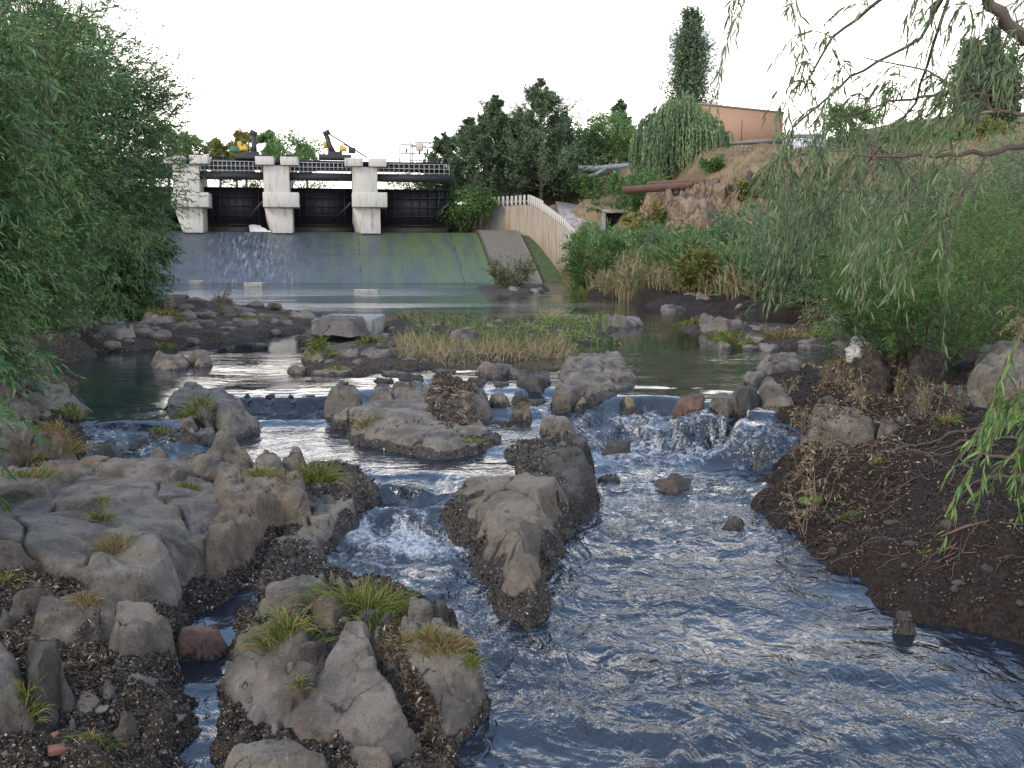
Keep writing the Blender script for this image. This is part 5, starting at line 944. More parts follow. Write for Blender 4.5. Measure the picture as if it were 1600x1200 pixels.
# shrubs on the slope
SS_ = 'bushes on the dry slope'
for px, py, Y, h, r, m, l in [(965, 345, 98, 3.6, 2.6, BANKLEAF, 'green bush over the culvert'), (1010, 330, 94, 3.2, 2.3, BANKLEAF, 'green bush right of the culvert under the pipes'), (1010, 365, 88, 2.4, 1.8, YELLOW, 'yellowish bush at the foot of the cliff'), (1125, 268, 104, 1.6, 1.6, BROAD, 'dark bush at the foot of the weeping willow'), (985, 300, 105, 2.2, 2.0, BROAD, 'low bush left of the rusty pipes'), (930, 300, 118, 1.8, 2.4, BROAD, 'low bush under the silver pipe'),
                              (1510, 232, 96, 2.6, 2.4, YELLOW, 'yellow-green round bush before the right poplars'), (1560, 230, 96, 2.6, 2.2, YELLOW, 'yellow-green bush right of the round one'), (1460, 240, 92, 2.4, 2.4, BROAD, 'low green bush on the ridge left of the poplars'), (1185, 300, 82, 1.3, 1.3, YELLOW, 'small bush on the cliff top')]:
    shrub('bush', l, 'bush', at(px, py, Y, -.4), h, r, m, n=110, per=14, L=.34, Wd=.13, sub=4, group=SS_, droop=.1, stems=10, low=.05)

# trees at a distance
def tree_base(name, label, cat, px, py, Y, trunk_h, r, group=None, lean=0):
    b_ = at(px, py, Y); t = empty(name, b_); tag(t, label, cat, group)
    k = 7; s = np.linspace(0, 1, k)[:, None]; p = s*np.array([lean, 0, trunk_h]); p[:, :2] += rng.normal(0, r*.25, (k, 2)); p[0, 2] = -1
    m = MB(); m.tube(p, list(r*(1.15-np.linspace(0, 1, k)*.85)), 8); return t, m
def pine(label, px, pyb, pyt, Y, wpx, group='dark pines beside the dam', seed=0, skew=0):
    h = (pyb-pyt)/F*Y; R_ = wpx/2/F*Y*1.5; t, m = tree_base('pine_tree', label, 'pine tree', px, pyb, Y, h*.97, .22, group)
    n = int(h*13); z = h*(.05+.90*np.sort(rng.random(n))); f = z/h; prof = ((1-f)*1.12)**1.05*(.6+.4*np.minimum(1, f*5+.3))*(1+.16*vn(f*11, 0, seed, 3))
    a = rng.uniform(0, 6.283, n); D = np.stack([np.cos(a), np.sin(a), .12+.55*f], 1); Lb = .10+R_*prof*rng.uniform(.5, 1.1, n)*np.where(rng.random(n) < .14, 1.28, 1)
    pa = paths_from(np.stack([0*z, 0*z, z], 1), D, Lb, -.10, 8, .10); tubes('branch', pa, .05, .015, BARK, t)
    sub = 11; kk = np.repeat(np.arange(n), sub); q = rng.uniform(.30, 1, n*sub)*6.99; i = q.astype(int); P2 = pa[kk, i]+(pa[kk, i+1]-pa[kk, i])*(q-i)[:, None]
    D2 = norm(norm(pa[kk, i+1]-pa[kk, i])*.9+rng.normal(0, .55, (n*sub, 3))+np.array([0, 0, .40])); pb = paths_from(P2, D2, (.25+Lb[kk]*.20)*np.clip((1-f[kk])*4, .25, 1), -.15, 4)
    P, D, LL, WW = leaves_on(pb, 14, .50, .12, .9, 0); sc = np.clip((1-np.repeat(f[kk], 14))*5, .4, 1); LL = LL*sc; WW = WW*sc; foliage('needles', P, D, LL, WW, PINE, t)
    m.build('trunk', BARK, t, True); return t
pine('tallest pine of the row beside the dam', 845, 318, 124, 122, 120, seed=1)
pine('second tallest pine, left of the tallest', 775, 322, 150, 124, 100, seed=2)
pine('slim pine between the two tallest', 812, 320, 168, 127, 80, seed=3)
pine('leftmost low pine touching the dam railing', 694, 330, 208, 123, 76, seed=4)
pine('pine third from the left with rounded top', 735, 326, 184, 121, 90, seed=5)
pine('pine at the right end of the row, low and broad', 880, 316, 176, 124, 70, seed=6)
pine('small pine top rising behind the leafy tree', 968, 265, 156, 150, 55, None, 7)
pine('dark pine behind the others, between the tall ones and the leafy tree', 800, 318, 190, 132, 110, seed=8)
def broad(name, label, cat, px, pyb, pyt, Y, wpx, mat, group=None, nblob=26, leaf=.34, dens=1.0, seed=0, trunkfrac=.3, hollow=.0):
    h = (pyb-pyt)/F*Y; R_ = wpx/2/F*Y; t, m = tree_base(name, label, cat, px, pyb, Y, h*.6, .18+h*.008, group)
    g = np.random.default_rng(seed+500); cz = h*(trunkfrac+1)/2; hh = h*(1-trunkfrac)/2
    u = norm(g.normal(size=(nblob, 3)))*(g.uniform(.35, .86, nblob)**.6)[:, None]; C = u*np.array([R_, R_*.9, hh])+np.array([0, 0, cz]); rb = R_*g.uniform(.22, .42, nblob)
    for c in C: m.tube([(0, 0, h*trunkfrac*.7), (c[0]*.4, c[1]*.4, h*trunkfrac*.7+(c[2]-h*trunkfrac*.7)*.55), tuple(c)], [.11, .06, .02], 4)
    n = int(260*dens); kk = np.repeat(np.arange(nblob), n); d = norm(rng.normal(size=(len(kk), 3)))*(rng.random(len(kk))**.42)[:, None]; P = C[kk]+d*rb[kk][:, None]*np.array([1, 1, .72])
    P += .25*np.stack([vn(P[:, 0]*1.3, P[:, 1], P[:, 2]*1.3, 4), vn(P[:, 1]*1.3, P[:, 2]*1.2, P[:, 0], 6), vn(P[:, 2], P[:, 0]*1.4, P[:, 1], 8)], 1)*leaf*4
    D = norm(d+rng.normal(0, .6, d.shape)+np.array([0, 0, -.15])); foliage('leaves', P, D, leaf*rng.uniform(.6, 1.2, len(P)), leaf*.5, mat, t, False, .5+.3*vn(kk*1.7, 0)+rng.normal(0, .2, len(P)))
    m.build('trunk', BARK, t, True); return t
broad('leafy_tree', 'bright green leafy tree between the pines and the weeping willow', 'tree', 945, 285, 178, 128, 105, BROAD, nblob=34, seed=1)
broad('leafy_tree', 'leafy tree half hidden right behind the tallest pine', 'tree', 912, 285, 190, 134, 80, BROAD, nblob=24, seed=2)
broad('leafy_shrub', 'light green leafy shrub in front of the pines at the wall', 'shrub', 722, 352, 290, 119, 100, BROAD, nblob=26, leaf=.3, seed=3, trunkfrac=.05)
broad('leafy_shrub', 'small light shrub spilling over the top of the rust-streaked wall', 'shrub', 752, 345, 298, 118, 50, BROAD, nblob=14, leaf=.28, seed=4, trunkfrac=.05)
broad('leafy_tree', 'dark round tree on the ridge seen through the hanging willow', 'tree', 1328, 240, 160, 125, 84, BROAD, nblob=24, seed=5, trunkfrac=.1)
broad('leafy_tree', 'bushy tree on the ridge right of the dark round one', 'tree', 1420, 240, 190, 120, 100, BROAD, nblob=24, seed=6, trunkfrac=.05)
BT = 'trees behind the dam'
for px, pyt, Y, wd, m, l in [(455, 204, 175, 96, BROAD, 'darkest and broadest tree behind the dam, right of the left crane'), (385, 205, 185, 50, YELLOW, 'yellowish tree behind the dam just left of the left crane'), (420, 200, 190, 44, BROAD, 'tall tree right behind the left crane'), (345, 218, 185, 36, YELLOW, 'thin pale tree behind the dam, left of the left crane'), (300, 205, 175, 60, YELLOW, 'yellow-green tree behind the leftmost pier'), (265, 190, 170, 60, YELLOW, 'yellow-green tree mostly behind the tall willow'),
                            (370, 225, 200, 40, BROAD, 'small tree between the yellowish ones behind the dam'), (480, 222, 190, 34, BROAD, 'small round tree at the right of the broad one behind the dam')]:
    broad('leafy_tree', l, 'tree', px, 300, pyt, Y, wd, m, BT, nblob=26, leaf=.5, dens=.8, seed=int(px), trunkfrac=.25)
for a_, b_, Y, l in ((430, 520, 210, 'hedge visible under the deck in the second opening'), (340, 420, 205, 'hedge visible under the deck in the first opening'), (590, 690, 200, 'hedge visible under the deck in the right opening')):
    broad('hedge', l, 'hedge', (a_+b_)/2, 300, 272, Y, b_-a_, YELLOW, 'hedges behind the gates', nblob=14, leaf=.4, dens=.5, seed=int(a_), trunkfrac=0)
def poplar(label, px, pyb, pyt, Y, wpx, seed, group=None, mat=POPLAR):
    h = (pyb-pyt)/F*Y; R_ = wpx/2/F*Y*1.5; t, m = tree_base('poplar', label, 'poplar', px, pyb, Y, h*.93, .35, group)
    n = int(h*24); z = h*(.04+.84*rng.random(n)); f = z/h; prof = R_*np.minimum(1, .5+f*2.2)*(np.clip((1-f)*1.2, 0, 1)**.85)*(.82+.5*vn(f*9, np.arange(n)%5, seed, 3))
    a = rng.uniform(0, 6.283, n); P = np.stack([0*z, 0*z, z], 1); Lb = 1.0+prof*1.6; D = np.stack([np.cos(a)*prof, np.sin(a)*prof, Lb*.95], 1)
    pa = paths_from(P, D, Lb, .0, 7, .05); pa[..., 2] = np.minimum(pa[..., 2], h); tubes('branch', pa, .04, .01, BARK, t)
    sub = 5; kk = np.repeat(np.arange(n), sub); qi = rng.integers(1, 6, n*sub); P2 = pa[kk, qi]; D2 = norm(norm(pa[kk, qi+1]-P2)+rng.normal(0, .45, (n*sub, 3))+np.array([0, 0, .3])); pb = paths_from(P2, D2, .55+Lb[kk]*.25, .0, 4)
    P, D, LL, WW = (np.concatenate(q) for q in zip(leaves_on(pa, 9, .42, .26, .9, .2), leaves_on(pb, 9, .42, .26, .9, 0))); foliage('leaves', P, D, LL, WW, mat, t); m.build('trunk', BARK, t, True); return t
poplar('tall slender poplar rising behind the weeping willow', 1076, 250, 26, 142, 58, 1)
PG = 'poplars on the right ridge'
poplar('left and widest poplar of the trio on the right ridge', 1508, 232, 78, 112, 44, 2, PG); poplar('tallest middle poplar of the trio on the right ridge', 1543, 232, 58, 114, 38, 3, PG); poplar('right and lowest poplar of the trio on the right ridge', 1568, 232, 100, 113, 34, 4, PG)
def weeping(label, px, pyb, pyt, Y, wpx):
    h = (pyb-pyt)/F*Y; R_ = wpx/2/F*Y; t, m = tree_base('weeping_willow', label, 'weeping willow', px, pyb, Y, h*.5, .4)
    n = 1000; a = rng.uniform(0, 6.283, n); r = np.sqrt(rng.random(n))*R_*.97; lob = 1+.13*np.sin(a*5+1)+.16*vn(np.cos(a)*3, np.sin(a)*3, 2); top = h*(1-.42*(r/R_)**2.2)*(.93+.10*vn(np.cos(a)*r*.7, np.sin(a)*r*.7, 0))*rng.uniform(.93, 1.04, n); top *= np.where(rng.random(n) < .25, rng.uniform(.6, .95, n), 1)
    P = np.stack([np.cos(a)*r*lob, np.sin(a)*r*lob, top], 1)
    for k in range(26): j = rng.integers(0, n); c = P[j]; m.tube([(0, 0, h*.3), tuple(c*np.array([.45, .45, 0])+np.array([0, 0, h*.3+(c[2]-h*.3)*.75])), tuple(c-np.array([0, 0, .3]))], [.16, .09, .02], 4)
    L = np.minimum(top-.2, (top*rng.uniform(.5, 1.0, n)))*(.6+.4*(r/R_))
    out = np.stack([np.cos(a), np.sin(a), 0*a], 1); s = np.linspace(0, 1, 12)[None, :, None]
    pa = P[:, None]+out[:, None]*(.35+.5*rng.random((n, 1, 1)))*(1-np.exp(-3*s))+np.array([0, 0, 1.0])*(.35*np.sin(np.minimum(s*6, math.pi)))*(1-s)-np.array([0, 0, 1.0])*L[:, None, None]*s**1.15; pa += rng.normal(0, .03, pa.shape)
    P_, D, LL, WW = leaves_on(pa, 60, .36, .13, .25, 0, .6, 1); k = np.repeat(np.arange(n), 60)
    foliage('leaves', P_, D, LL, WW, WEEP, t, False, .45+.35*vn(a[k]*6, r[k]*2)+rng.normal(0, .15, len(P_))); m.build('trunk', BARK, t, True)
weeping('big weeping willow on the slope in front of the brick building', 1064, 292, 152, 112, 138)

# overhanging willow at the right, its trunk outside the frame: boughs traced through space
ow = empty('overhanging_willow', (6.2, 7.5, .2)); tag(ow, 'large willow leaning in from the upper right with drooping grey-green shoots', 'willow')
def bough(P, r0, r1, name='bough'):
    P = [np.array(p) for p in P]; m = MB(); q = []
    for i in range(len(P)-1):
        for s in np.linspace(0, 1, 6)[:-1]: q.append(P[i]*(1-s)+P[i+1]*s+rng.normal(0, r0*.25, 3))
    q.append(P[-1]); m.tube(q, list(np.linspace(r0, r1, len(q))), 8); o = m.build(name, BARK, ow, True); o.location = -ow.location; return np.array(q)
B = []
tr = bough([(6.2, 7.5, -.2), (6.1, 7.6, 1.6), (5.6, 7.4, 3.2)], .26, .16, 'trunk')
B.append(bough([(5.6, 7.4, 3.2), PD(1640, 95, 7.0), PD(1560, 20, 6.9), PD(1500, -60, 6.8), PD(1420, -120, 6.8)], .062, .022))
B.append(bough([(5.6, 7.4, 3.2), PD(1640, 215, 7.2), PD(1560, 238, 7.2), PD(1460, 242, 7.2), PD(1340, 242, 7.3)], .030, .008))
B.append(bough([PD(1640, 150, 7.0), PD(1560, 150, 7.2), PD(1480, 146, 7.4), PD(1390, 158, 7.6), PD(1310, 190, 7.8)], .016, .006))
B.append(bough([PD(1640, 180, 6.6), PD(1580, 178, 6.8), PD(1545, 168, 7.0), PD(1450, 110, 7.4), PD(1350, 90, 7.8)], .014, .005))
B.append(bough([PD(1500, -60, 6.8), PD(1400, -20, 7.2), PD(1300, 60, 7.8), PD(1250, 150, 8.2)], .02, .006))
B.append(bough([PD(1520, -60, 6.6), PD(1350, -70, 6.8), PD(1230, -60, 7.0), PD(1190, -40, 7.1)], .02, .006))
B.append(bough([PD(1545, 238, 7.2), PD(1510, 290, 7.2), PD(1480, 350, 7.2), PD(1478, 395, 7.2)], .010, .004))
B.append(bough([PD(1443, 242, 7.2), PD(1432, 290, 7.2), PD(1405, 330, 7.2)], .009, .004))
B.append(bough([PD(1500, -60, 7.0), PD(1440, 60, 8.0), PD(1330, 120, 8.8), PD(1240, 200, 9.3), PD(1210, 280, 9.5)], .016, .008))
B.append(bough([PD(1480, 0, 7.4), PD(1430, 160, 8.4), PD(1360, 250, 9.0), PD(1290, 330, 9.4)], .014, .005))
def hang(points, lens, per, L, Wd, droop, spread=.35, sub=3, outd=(-.5, 0, .1)):
    P = np.array(points); n = len(P); D = norm(np.array(outd)+rng.normal(0, .35, (n, 3))); pa = paths_from(P, D, lens, droop, 9, .10)
    kk = np.repeat(np.arange(n), sub); qi = rng.integers(1, 8, n*sub); P2 = pa[kk, qi]; D2 = norm(norm(pa[kk, qi+1]-P2)+rng.normal(0, .5, (n*sub, 3))); pb = paths_from(P2, D2, np.broadcast_to(lens, n)[kk]*.40*rng.uniform(.5, 1.2, n*sub), droop, 6, .10)
    a = leaves_on(pa, per, L, Wd, spread, .1, .25); b_ = leaves_on(pb, int(per*.55), L, Wd, spread, .1, .25)
    return pa, pb, a, b_
def along(B_, n, s0=.0, s1=1.0, jit=.05):
    i = rng.uniform(s0, s1, n)*(len(B_)-1.001); k = i.astype(int); return B_[k]+(B_[k+1]-B_[k])*(i-k)[:, None]+rng.normal(0, jit, (n, 3))
parts = []
OWL = .095, .0135
def H(P, lo, hi, per, droop, **k): parts.append(hang(P, rng.uniform(lo, hi, len(P)), per, OWL[0], OWL[1], droop, **k))
H(along(B[8], 12, .45, 1), .3, .6, 20, 1.1, outd=(-.15, 0, 0))              # long hanging curtain
H(along(B[8], 8, .5, 1, .12), .45, .8, 26, 1.2, outd=(-.05, 0, 0))
H(along(B[9], 16, .4, .95, .15), .45, .9, 26, 1.2, outd=(-.1, 0, 0))
H(along(B[2], 9, .3, 1), .3, .6, 16, .7)
H(along(B[3], 10, .3, 1), .3, .6, 16, .6)
H(along(B[4], 9, .4, 1), .3, .6, 16, .9)
H(along(B[0], 30, .3, .95, .1), .2, .5, 16, 1.2); H(along(B[2], 12, .1, .8, .1), .25, .5, 16, .9)
H(along(B[5], 2, .85, .95, .02), .45, .65, 26, 1.5, sub=3, outd=(-.1, 0, -.3))
H(along(B[5], 6, .35, 1, .04), .18, .36, 14, 1.0)
H(along(B[1], 4, .55, 1, .03), .2, .4, 8, .9)
H(along(B[6], 8, .3, 1, .05), .3, .6, 18, 1.0)
H(along(B[7], 6, .4, 1, .05), .3, .6, 18, 1.0)
# curtain in front of the far shrubs
P = np.array([PD(x, y, Y) for x, y, Y in zip(rng.uniform(1250, 1450, 26), rng.uniform(190, 290, 26), rng.uniform(8.6, 10, 26))]); H(P, .45, .95, 26, 1.3, outd=(-.35, 0, -.1))
BALL = np.concatenate(B)
def carriers(P, S):
    d = np.linalg.norm(P[:, None]-S[None], axis=2); near = S[d.argmin(1)]; s = np.linspace(0, 1, 6)[None, :, None]; q = near[:, None]*(1-s)+P[:, None]*s; q[..., 2] += (.12*d.min(1))[:, None]*np.sin(s[..., 0]*math.pi); return q
tubes('carrying_twig', carriers(np.concatenate([q[0][:, 0] for q in parts]), BALL), .006, .004, TWIG, ow, 4).location = -ow.location
tubes('hanging_shoot', np.concatenate([p[0] for p in parts]), .004, .0015, TWIG, ow).location = -ow.location
PP = [np.concatenate([np.concatenate([p[2][j], p[3][j]]) for p in parts]) for j in range(4)]
foliage('leaves', PP[0], PP[1], PP[2], PP[3], leaf_mat('overhang_leaf', (.045, .085, .035), (.13, .185, .085), (.17, .18, .09), .35), ow, True).location = -ow.location
# low bough with bright leaves at the lower right
lw = empty('low_willow_branch', at(1640, 560, 5.4)); tag(lw, 'leafy willow branch reaching in low at the right edge over the soil', 'branch')
P = np.array([PD(x, y, Y) for x, y, Y in zip(rng.uniform(1600, 1680, 18), rng.uniform(480, 700, 18), rng.uniform(4.8, 6.2, 18))])
pa, pb, a, b_ = hang(P, rng.uniform(.30, .52, len(P)), 20, .085, .014, .75, .4, 3, (-.35, 0, 0)); tubes('twig', np.concatenate([pa, pb[:, [0, 1, 2, 3, 4, 5, 5, 5, 5]]]), .004, .0015, TWIG, lw).location = -lw.location
lb = np.array([(6.0, 7.5, 2.4), (5.2, 6.9, 2.6), (4.2, 6.2, 2.2), (3.3, 5.6, 1.7), (3.0, 5.3, 1.35)]); m = MB(); m.tube(list(lb), [.035, .028, .022, .016, .008], 7); m.build('bough', BARK, lw, True).location = -lw.location
lbs = np.concatenate([lb[i]+(lb[i+1]-lb[i])*np.linspace(0, 1, 6)[:, None] for i in range(4)]); tubes('carrying_twig', carriers(P, lbs), .006, .004, TWIG, lw, 4).location = -lw.location
PP = [np.concatenate([a[j], b_[j]]) for j in range(4)]; foliage('leaves', *PP, leaf_mat('bright_willow_leaf', (.04, .10, .02), (.11, .21, .05), (.17, .22, .06), .35), lw, True).location = -lw.location
# dry brown shrub at right edge
shrub('dead_shrub', 'brown dead bush at the right edge behind the pale slab', 'dead bush', at(1640, 530, 12.5), .75, .42, DRYREED, n=50, per=16, L=.07, Wd=.012, sub=3, droop=.6, stems=8)

# grass tufts
def tuft(label, px, py, hpx, wpx, n=90, mat=GRASS, group=None, wd=.0045, droop=.55, seed=0, name='grass_tuft', cat='grass tuft', fall=(0, 0, 0)):
    h = hit(px, py)[0]; Y = h[1]; H_ = hpx*1.35/F*Y; Wd = wpx*1.1/F*Y; n = int(n*1.8); t = empty(name, tuple(h)); tag(t, label, cat, group)
    P = np.stack([rng.normal(0, Wd*.22, n), rng.normal(0, Wd*.14, n), 0*np.zeros(n)], 1); zz, _ = surf(P[:, 0]+h[0], P[:, 1]+h[1]); P[:, 2] = np.clip(zz-h[2], -H_*.8, H_*.6)-.004
    D = norm(np.stack([P[:, 0]/Wd*2.2+rng.normal(0, .35, n), rng.normal(0, .35, n)-.2, np.full(n, .9)], 1)+np.array(fall)); L = H_*rng.uniform(.7, 1.5, n)
    pa = paths_from(P, D, L, droop*rng.uniform(.4, 1.5, n), 6, .03); T = norm(np.gradient(pa, axis=1)); S = norm(np.cross(T, np.array([0, 1.0, .3])+.5*rng.normal(size=(n, 1, 3)))); w_ = (max(wd, Y*.0006)*np.array([.8, 1, 1, .8, .5, .05]))[None, :, None]
    V = np.stack([pa-S*w_/2, pa+S*w_/2], 2); i = np.arange(n*12).reshape(n, 6, 2); f = np.stack([i[:, :-1, 0], i[:, :-1, 1], i[:, 1:, 1], i[:, 1:, 0]], -1).reshape(-1, 4)
    mesh_obj('blades', V.reshape(-1, 3), f, mat, t, True, attrs={'tint': ('FACE', np.repeat(rng.random(n), 5))}); return t
GT = 'grass tufts on the rocks'
for a in [('largest lush grass tuft of the front cluster', 575, 955, 48, 110, 420, GRASS), ('broad grass patch below the largest tuft', 590, 980, 18, 120, 260, GRASS), ('grass tuft at the left of the front cluster', 446, 985, 38, 80, 260, GRASS), ('short yellow-tipped tuft hanging on the right slab', 690, 1012, 26, 70, 220, DRYGRASS), ('green fringe at the top right of the front cluster', 668, 1000, 20, 40, 70, GRASS), ('tiny green tuft in the crack between the two front slabs', 468, 1085, 16, 18, 40, GRASS), ('thin green tuft at the far right side of the front cluster', 738, 1050, 24, 20, 50, GRASS),
          ('dry straw fringe above the litter of the right slab', 620, 1010, 14, 60, 120, DRYGRASS), ('tall grass tuft at the right of the outcrop', 494, 752, 36, 46, 190, GRASS), ('sparse grass between the pointed rocks', 408, 742, 18, 34, 70, GRASS), ('little grass tuft right of the dark pointed rock', 440, 750, 12, 26, 40, DRYGRASS), ('drooping yellow-green tuft on the front of the largest slab', 184, 862, 26, 44, 130, DRYGRASS), ('compact green tuft on the largest slab', 160, 812, 18, 28, 90, GRASS), ('small upper tuft on the largest slab', 162, 790, 12, 30, 40, GRASS), ('thin tuft at the back of the largest slab', 296, 765, 16, 24, 50, GRASS), ('tiny sprout at the right of the largest slab', 262, 785, 8, 12, 16, GRASS),
          ('yellow tuft by the flat cracked slab', 136, 945, 22, 30, 80, DRYGRASS), ('grass on the islet behind the angular stone', 310, 668, 18, 40, 120, GRASS), ('grass hanging on the left of the islet', 282, 670, 14, 28, 80, GRASS), ('small moss tuft at the left foot of the islet', 252, 680, 9, 24, 50, GRASS), ('green tuft at the left edge in the lower corner', 44, 1110, 30, 34, 90, GRASS), ('green sprig at the left edge beside the slab', 8, 915, 22, 26, 50, GRASS), ('pair of leafy sprouts near the bottom left', 150, 1160, 18, 50, 80, GRASS), ('grass on the upper left bank under the boulder', 50, 745, 16, 70, 120, GRASS), ('dry grass hanging down the left bank', 100, 700, 24, 60, 160, DRYGRASS), ('grass at the back of the left bank boulder', 115, 662, 16, 34, 80, GRASS), ('dry tuft under the dark undercut boulder', 40, 720, 20, 60, 120, DRYGRASS),
          ('dry tuft on the smooth grey mound', 572, 664, 18, 30, 70, DRYGRASS), ('small green tuft on the smooth mound, right part', 742, 690, 9, 30, 50, GRASS), ('moss tuft between stones of the smooth mound', 708, 678, 9, 14, 30, GRASS), ('grass cap on the small round stone in the trickle', 815, 642, 7, 22, 60, GRASS), ('green patch on the dark soil bank', 1330, 810, 12, 44, 70, GRASS), ('tiny green patch lower on the soil bank', 1445, 868, 8, 20, 26, GRASS), ('single fern-like sprout below the shrub', 1478, 662, 20, 26, 50, GRASS), ('little sprout beside the dead stalks on the bank', 1365, 730, 12, 16, 24, GRASS)]:
    tuft(*a[:5], n=a[5], mat=a[6], group=GT)
FT = 'grass clumps on the shores and islets of the pool'
for a in [('bright grass clump standing in the water of the right islet', 1150, 540, 20, 30, 130, GRASS), ('low grass on the left end of the right islet', 1078, 508, 9, 50, 130, GRASS), ('grass patch behind the islet tuft', 1120, 528, 8, 70, 150, GRASS), ('dry grass clump at the right end of the right islet', 1225, 528, 16, 60, 170, DRYGRASS), ('grassy clump by the right bank of the pool', 1265, 530, 16, 40, 120, GRASS), ('green grass topping the pool islet rocks', 272, 552, 9, 60, 150, GRASS), ('grass tuft on the pale rock at the left tip', 500, 560, 20, 26, 120, GRASS), ('tuft right of the concrete block', 574, 540, 14, 24, 100, GRASS), ('brown tuft at the back corner of the concrete block', 588, 520, 18, 20, 100, DRYREED), ('grass on the flat stone before the reeds', 530, 578, 8, 30, 60, GRASS), ('mossy grass on the far shore, left', 260, 495, 12, 40, 110, GRASS), ('green clump on the far shore, middle', 255, 522, 8, 30, 70, GRASS), ('grass clump at the tip of the far shore', 410, 498, 8, 70, 130, GRASS), ('green grass behind the far shore rocks under the willow', 215, 488, 14, 60, 110, GRASS), ('grass clump at the end of the reed bank', 905, 455, 14, 30, 90, GRASS), ('low grass around the lone bush', 770, 458, 5, 90, 150, GRASS), ('dead grass clump left end behind the reed island', 640, 500, 14, 50, 140, DRYREED)]:
    tuft(*a[:5], n=a[5], mat=a[6], group=FT, wd=.01)
# reed stands: countless blades
def reeds(name, label, polyp, n, hlo, hhi, mat, wd, z=0, lean=.12, droop=.2, kind='stuff', leafy=True, Y=None):
    O = pts(polyp, z)[:, :2]; x0, y0 = O.min(0); x1, y1 = O.max(0); P = np.zeros((0, 2))
    while len(P) < n:
        q = rng.uniform((x0, y0), (x1, y1), (n*2, 2)); q = q[polyd(q[:, 0], q[:, 1], O) > 0]; q = q[(vn(q[:, 0]*.9, q[:, 1]*.5, 0, 12) > rng.uniform(-1.1, .35, len(q)))]; P = np.vstack([P, q])
    P = P[:n]; zz = G(P[:, 0], P[:, 1]); zz = np.maximum(zz, -.03)-.03; P3 = np.column_stack([P, zz]); patch = .75+.35*vn(P[:, 0]*.7, P[:, 1]*.4, 0, 14)
    D = norm(np.column_stack([rng.normal(0, lean, n), rng.normal(0, lean, n), np.ones(n)])); L = rng.uniform(hlo, hhi, n)*patch; pa = paths_from(P3, D, L, droop*rng.uniform(0, 1.6, n), 6, .04)
    w_ = wd*np.array([.5, .9, 1, .8, .5, .08])[None, :, None]; T = norm(np.gradient(pa, axis=1)); S = norm(np.cross(T, rng.normal(size=(n, 1, 3))+np.array([0, 2.0, 0]))); V = np.stack([pa-S*w_/2, pa+S*w_/2], 2).reshape(-1, 3)
    i = np.arange(n*12).reshape(n, 6, 2); f = np.stack([i[:, :-1, 0], i[:, :-1, 1], i[:, 1:, 1], i[:, 1:, 0]], -1).reshape(-1, 4); tn = np.repeat(rng.random(n), 5)
    if leafy:
        Pl, Dl, LL, WW = leaves_on(pa, 6, (hhi*.22), wd*1.3, .55, .25); V2, f2, _ = leaf_mesh(Pl, Dl, LL, WW); f = np.vstack([f, f2+len(V)]); V = np.vstack([V, V2]); tn = np.concatenate([tn, rng.random(len(f2))])
    return tag(mesh_obj(name, V, f, mat, None, True, attrs={'tint': ('FACE', tn)}), label, 'reeds', None, kind)
reeds('reed_bed', 'dense green reeds along the right shore of the pool', [(885, 450), (960, 459), (1060, 473), (1180, 483), (1340, 493), (1420, 505), (1400, 478), (1250, 464), (1100, 456), (980, 451), (900, 447)], 15000, 1.7, 3.0, REED, .07)
reeds('dry_reed_fringe', 'straw-coloured dead reeds in front of the green ones', [(880, 452), (925, 462), (1000, 472), (1080, 476), (1190, 486), (1190, 478), (1080, 466), (960, 455), (890, 446)], 2600, .9, 2.2, DRYREED, .045)
reeds('dry_reed_clump', 'tall pale reed clump at the left end of the reed bank', [(965, 470), (1000, 474), (1005, 464), (970, 460)], 300, 1.6, 2.9, DRYREED, .05)
reeds('reed_island_green', 'green reeds and sprigs on the middle island', [(640, 552), (760, 560), (880, 552), (945, 524), (975, 505), (900, 498), (800, 510), (700, 505), (640, 510)], 900, .25, .70, leaf_mat('island_reed', (.07, .11, .03), (.17, .22, .07), (.30, .25, .12), .35), .016, lean=.35, droop=.6)
reeds('reed_island_dry', 'straw-coloured bent stalks on the middle island', [(620, 566), (700, 574), (760, 568), (880, 560), (900, 548), (760, 550), (700, 548), (625, 540)], 2600, .3, .9, DRYREED, .014, lean=.4, droop=.8, leafy=False)
# dry grass over the hill
def hillgrass():
    n = 16000; px = rng.uniform(880, 1620, n); Y = rng.uniform(78, 118, n); x = (px-800)/F*Y; z, C = G(x, Y, True); ok = (z > 5.0) & (C[:, 2] > .5); x, Y, z = x[ok], Y[ok], z[ok]; n = len(x)
    P = np.column_stack([x, Y, z-.05]); D = norm(rng.normal(0, .6, (n, 3))+np.array([0, 0, .9])); V, f, _ = leaf_mesh(P, D, rng.uniform(.25, .7, n), .10)
    return tag(mesh_obj('hill_grass', V, f, leaf_mat('hill_dry_grass', (.14, .105, .055), (.30, .22, .12), (.10, .13, .04), .2, .8), None, True, attrs={'tint': ('FACE', rng.random(n))}), 'dry tawny grass covering the slope', 'dry grass', None, 'stuff')
hillgrass()
# leaning leafy sprigs over the reed island
sh = empty('leaning_sprig', tuple(PZ(860, 520, .1))); tag(sh, 'light green leafy branch lying low over the reed island', 'branch')
b0 = PZ(825, 532, .1); pa = paths_from(np.repeat(b0[None], 16, 0)+rng.normal(0, .15, (16, 3))*np.array([3, 1, .3]), norm(np.array([1.0, .2, .35])+rng.normal(0, .35, (16, 3))), rng.uniform(.8, 1.9, 16), .12, 8)
tubes('twig', pa, .006, .002, TWIG, sh).location = -sh.location; P, D, LL, WW = leaves_on(pa, 26, .15, .035, .8, .25); foliage('leaves', P, D, LL, WW, leaf_mat('light_leaf', (.09, .16, .03), (.19, .29, .07), (.3, .3, .08), .4), sh).location = -sh.location
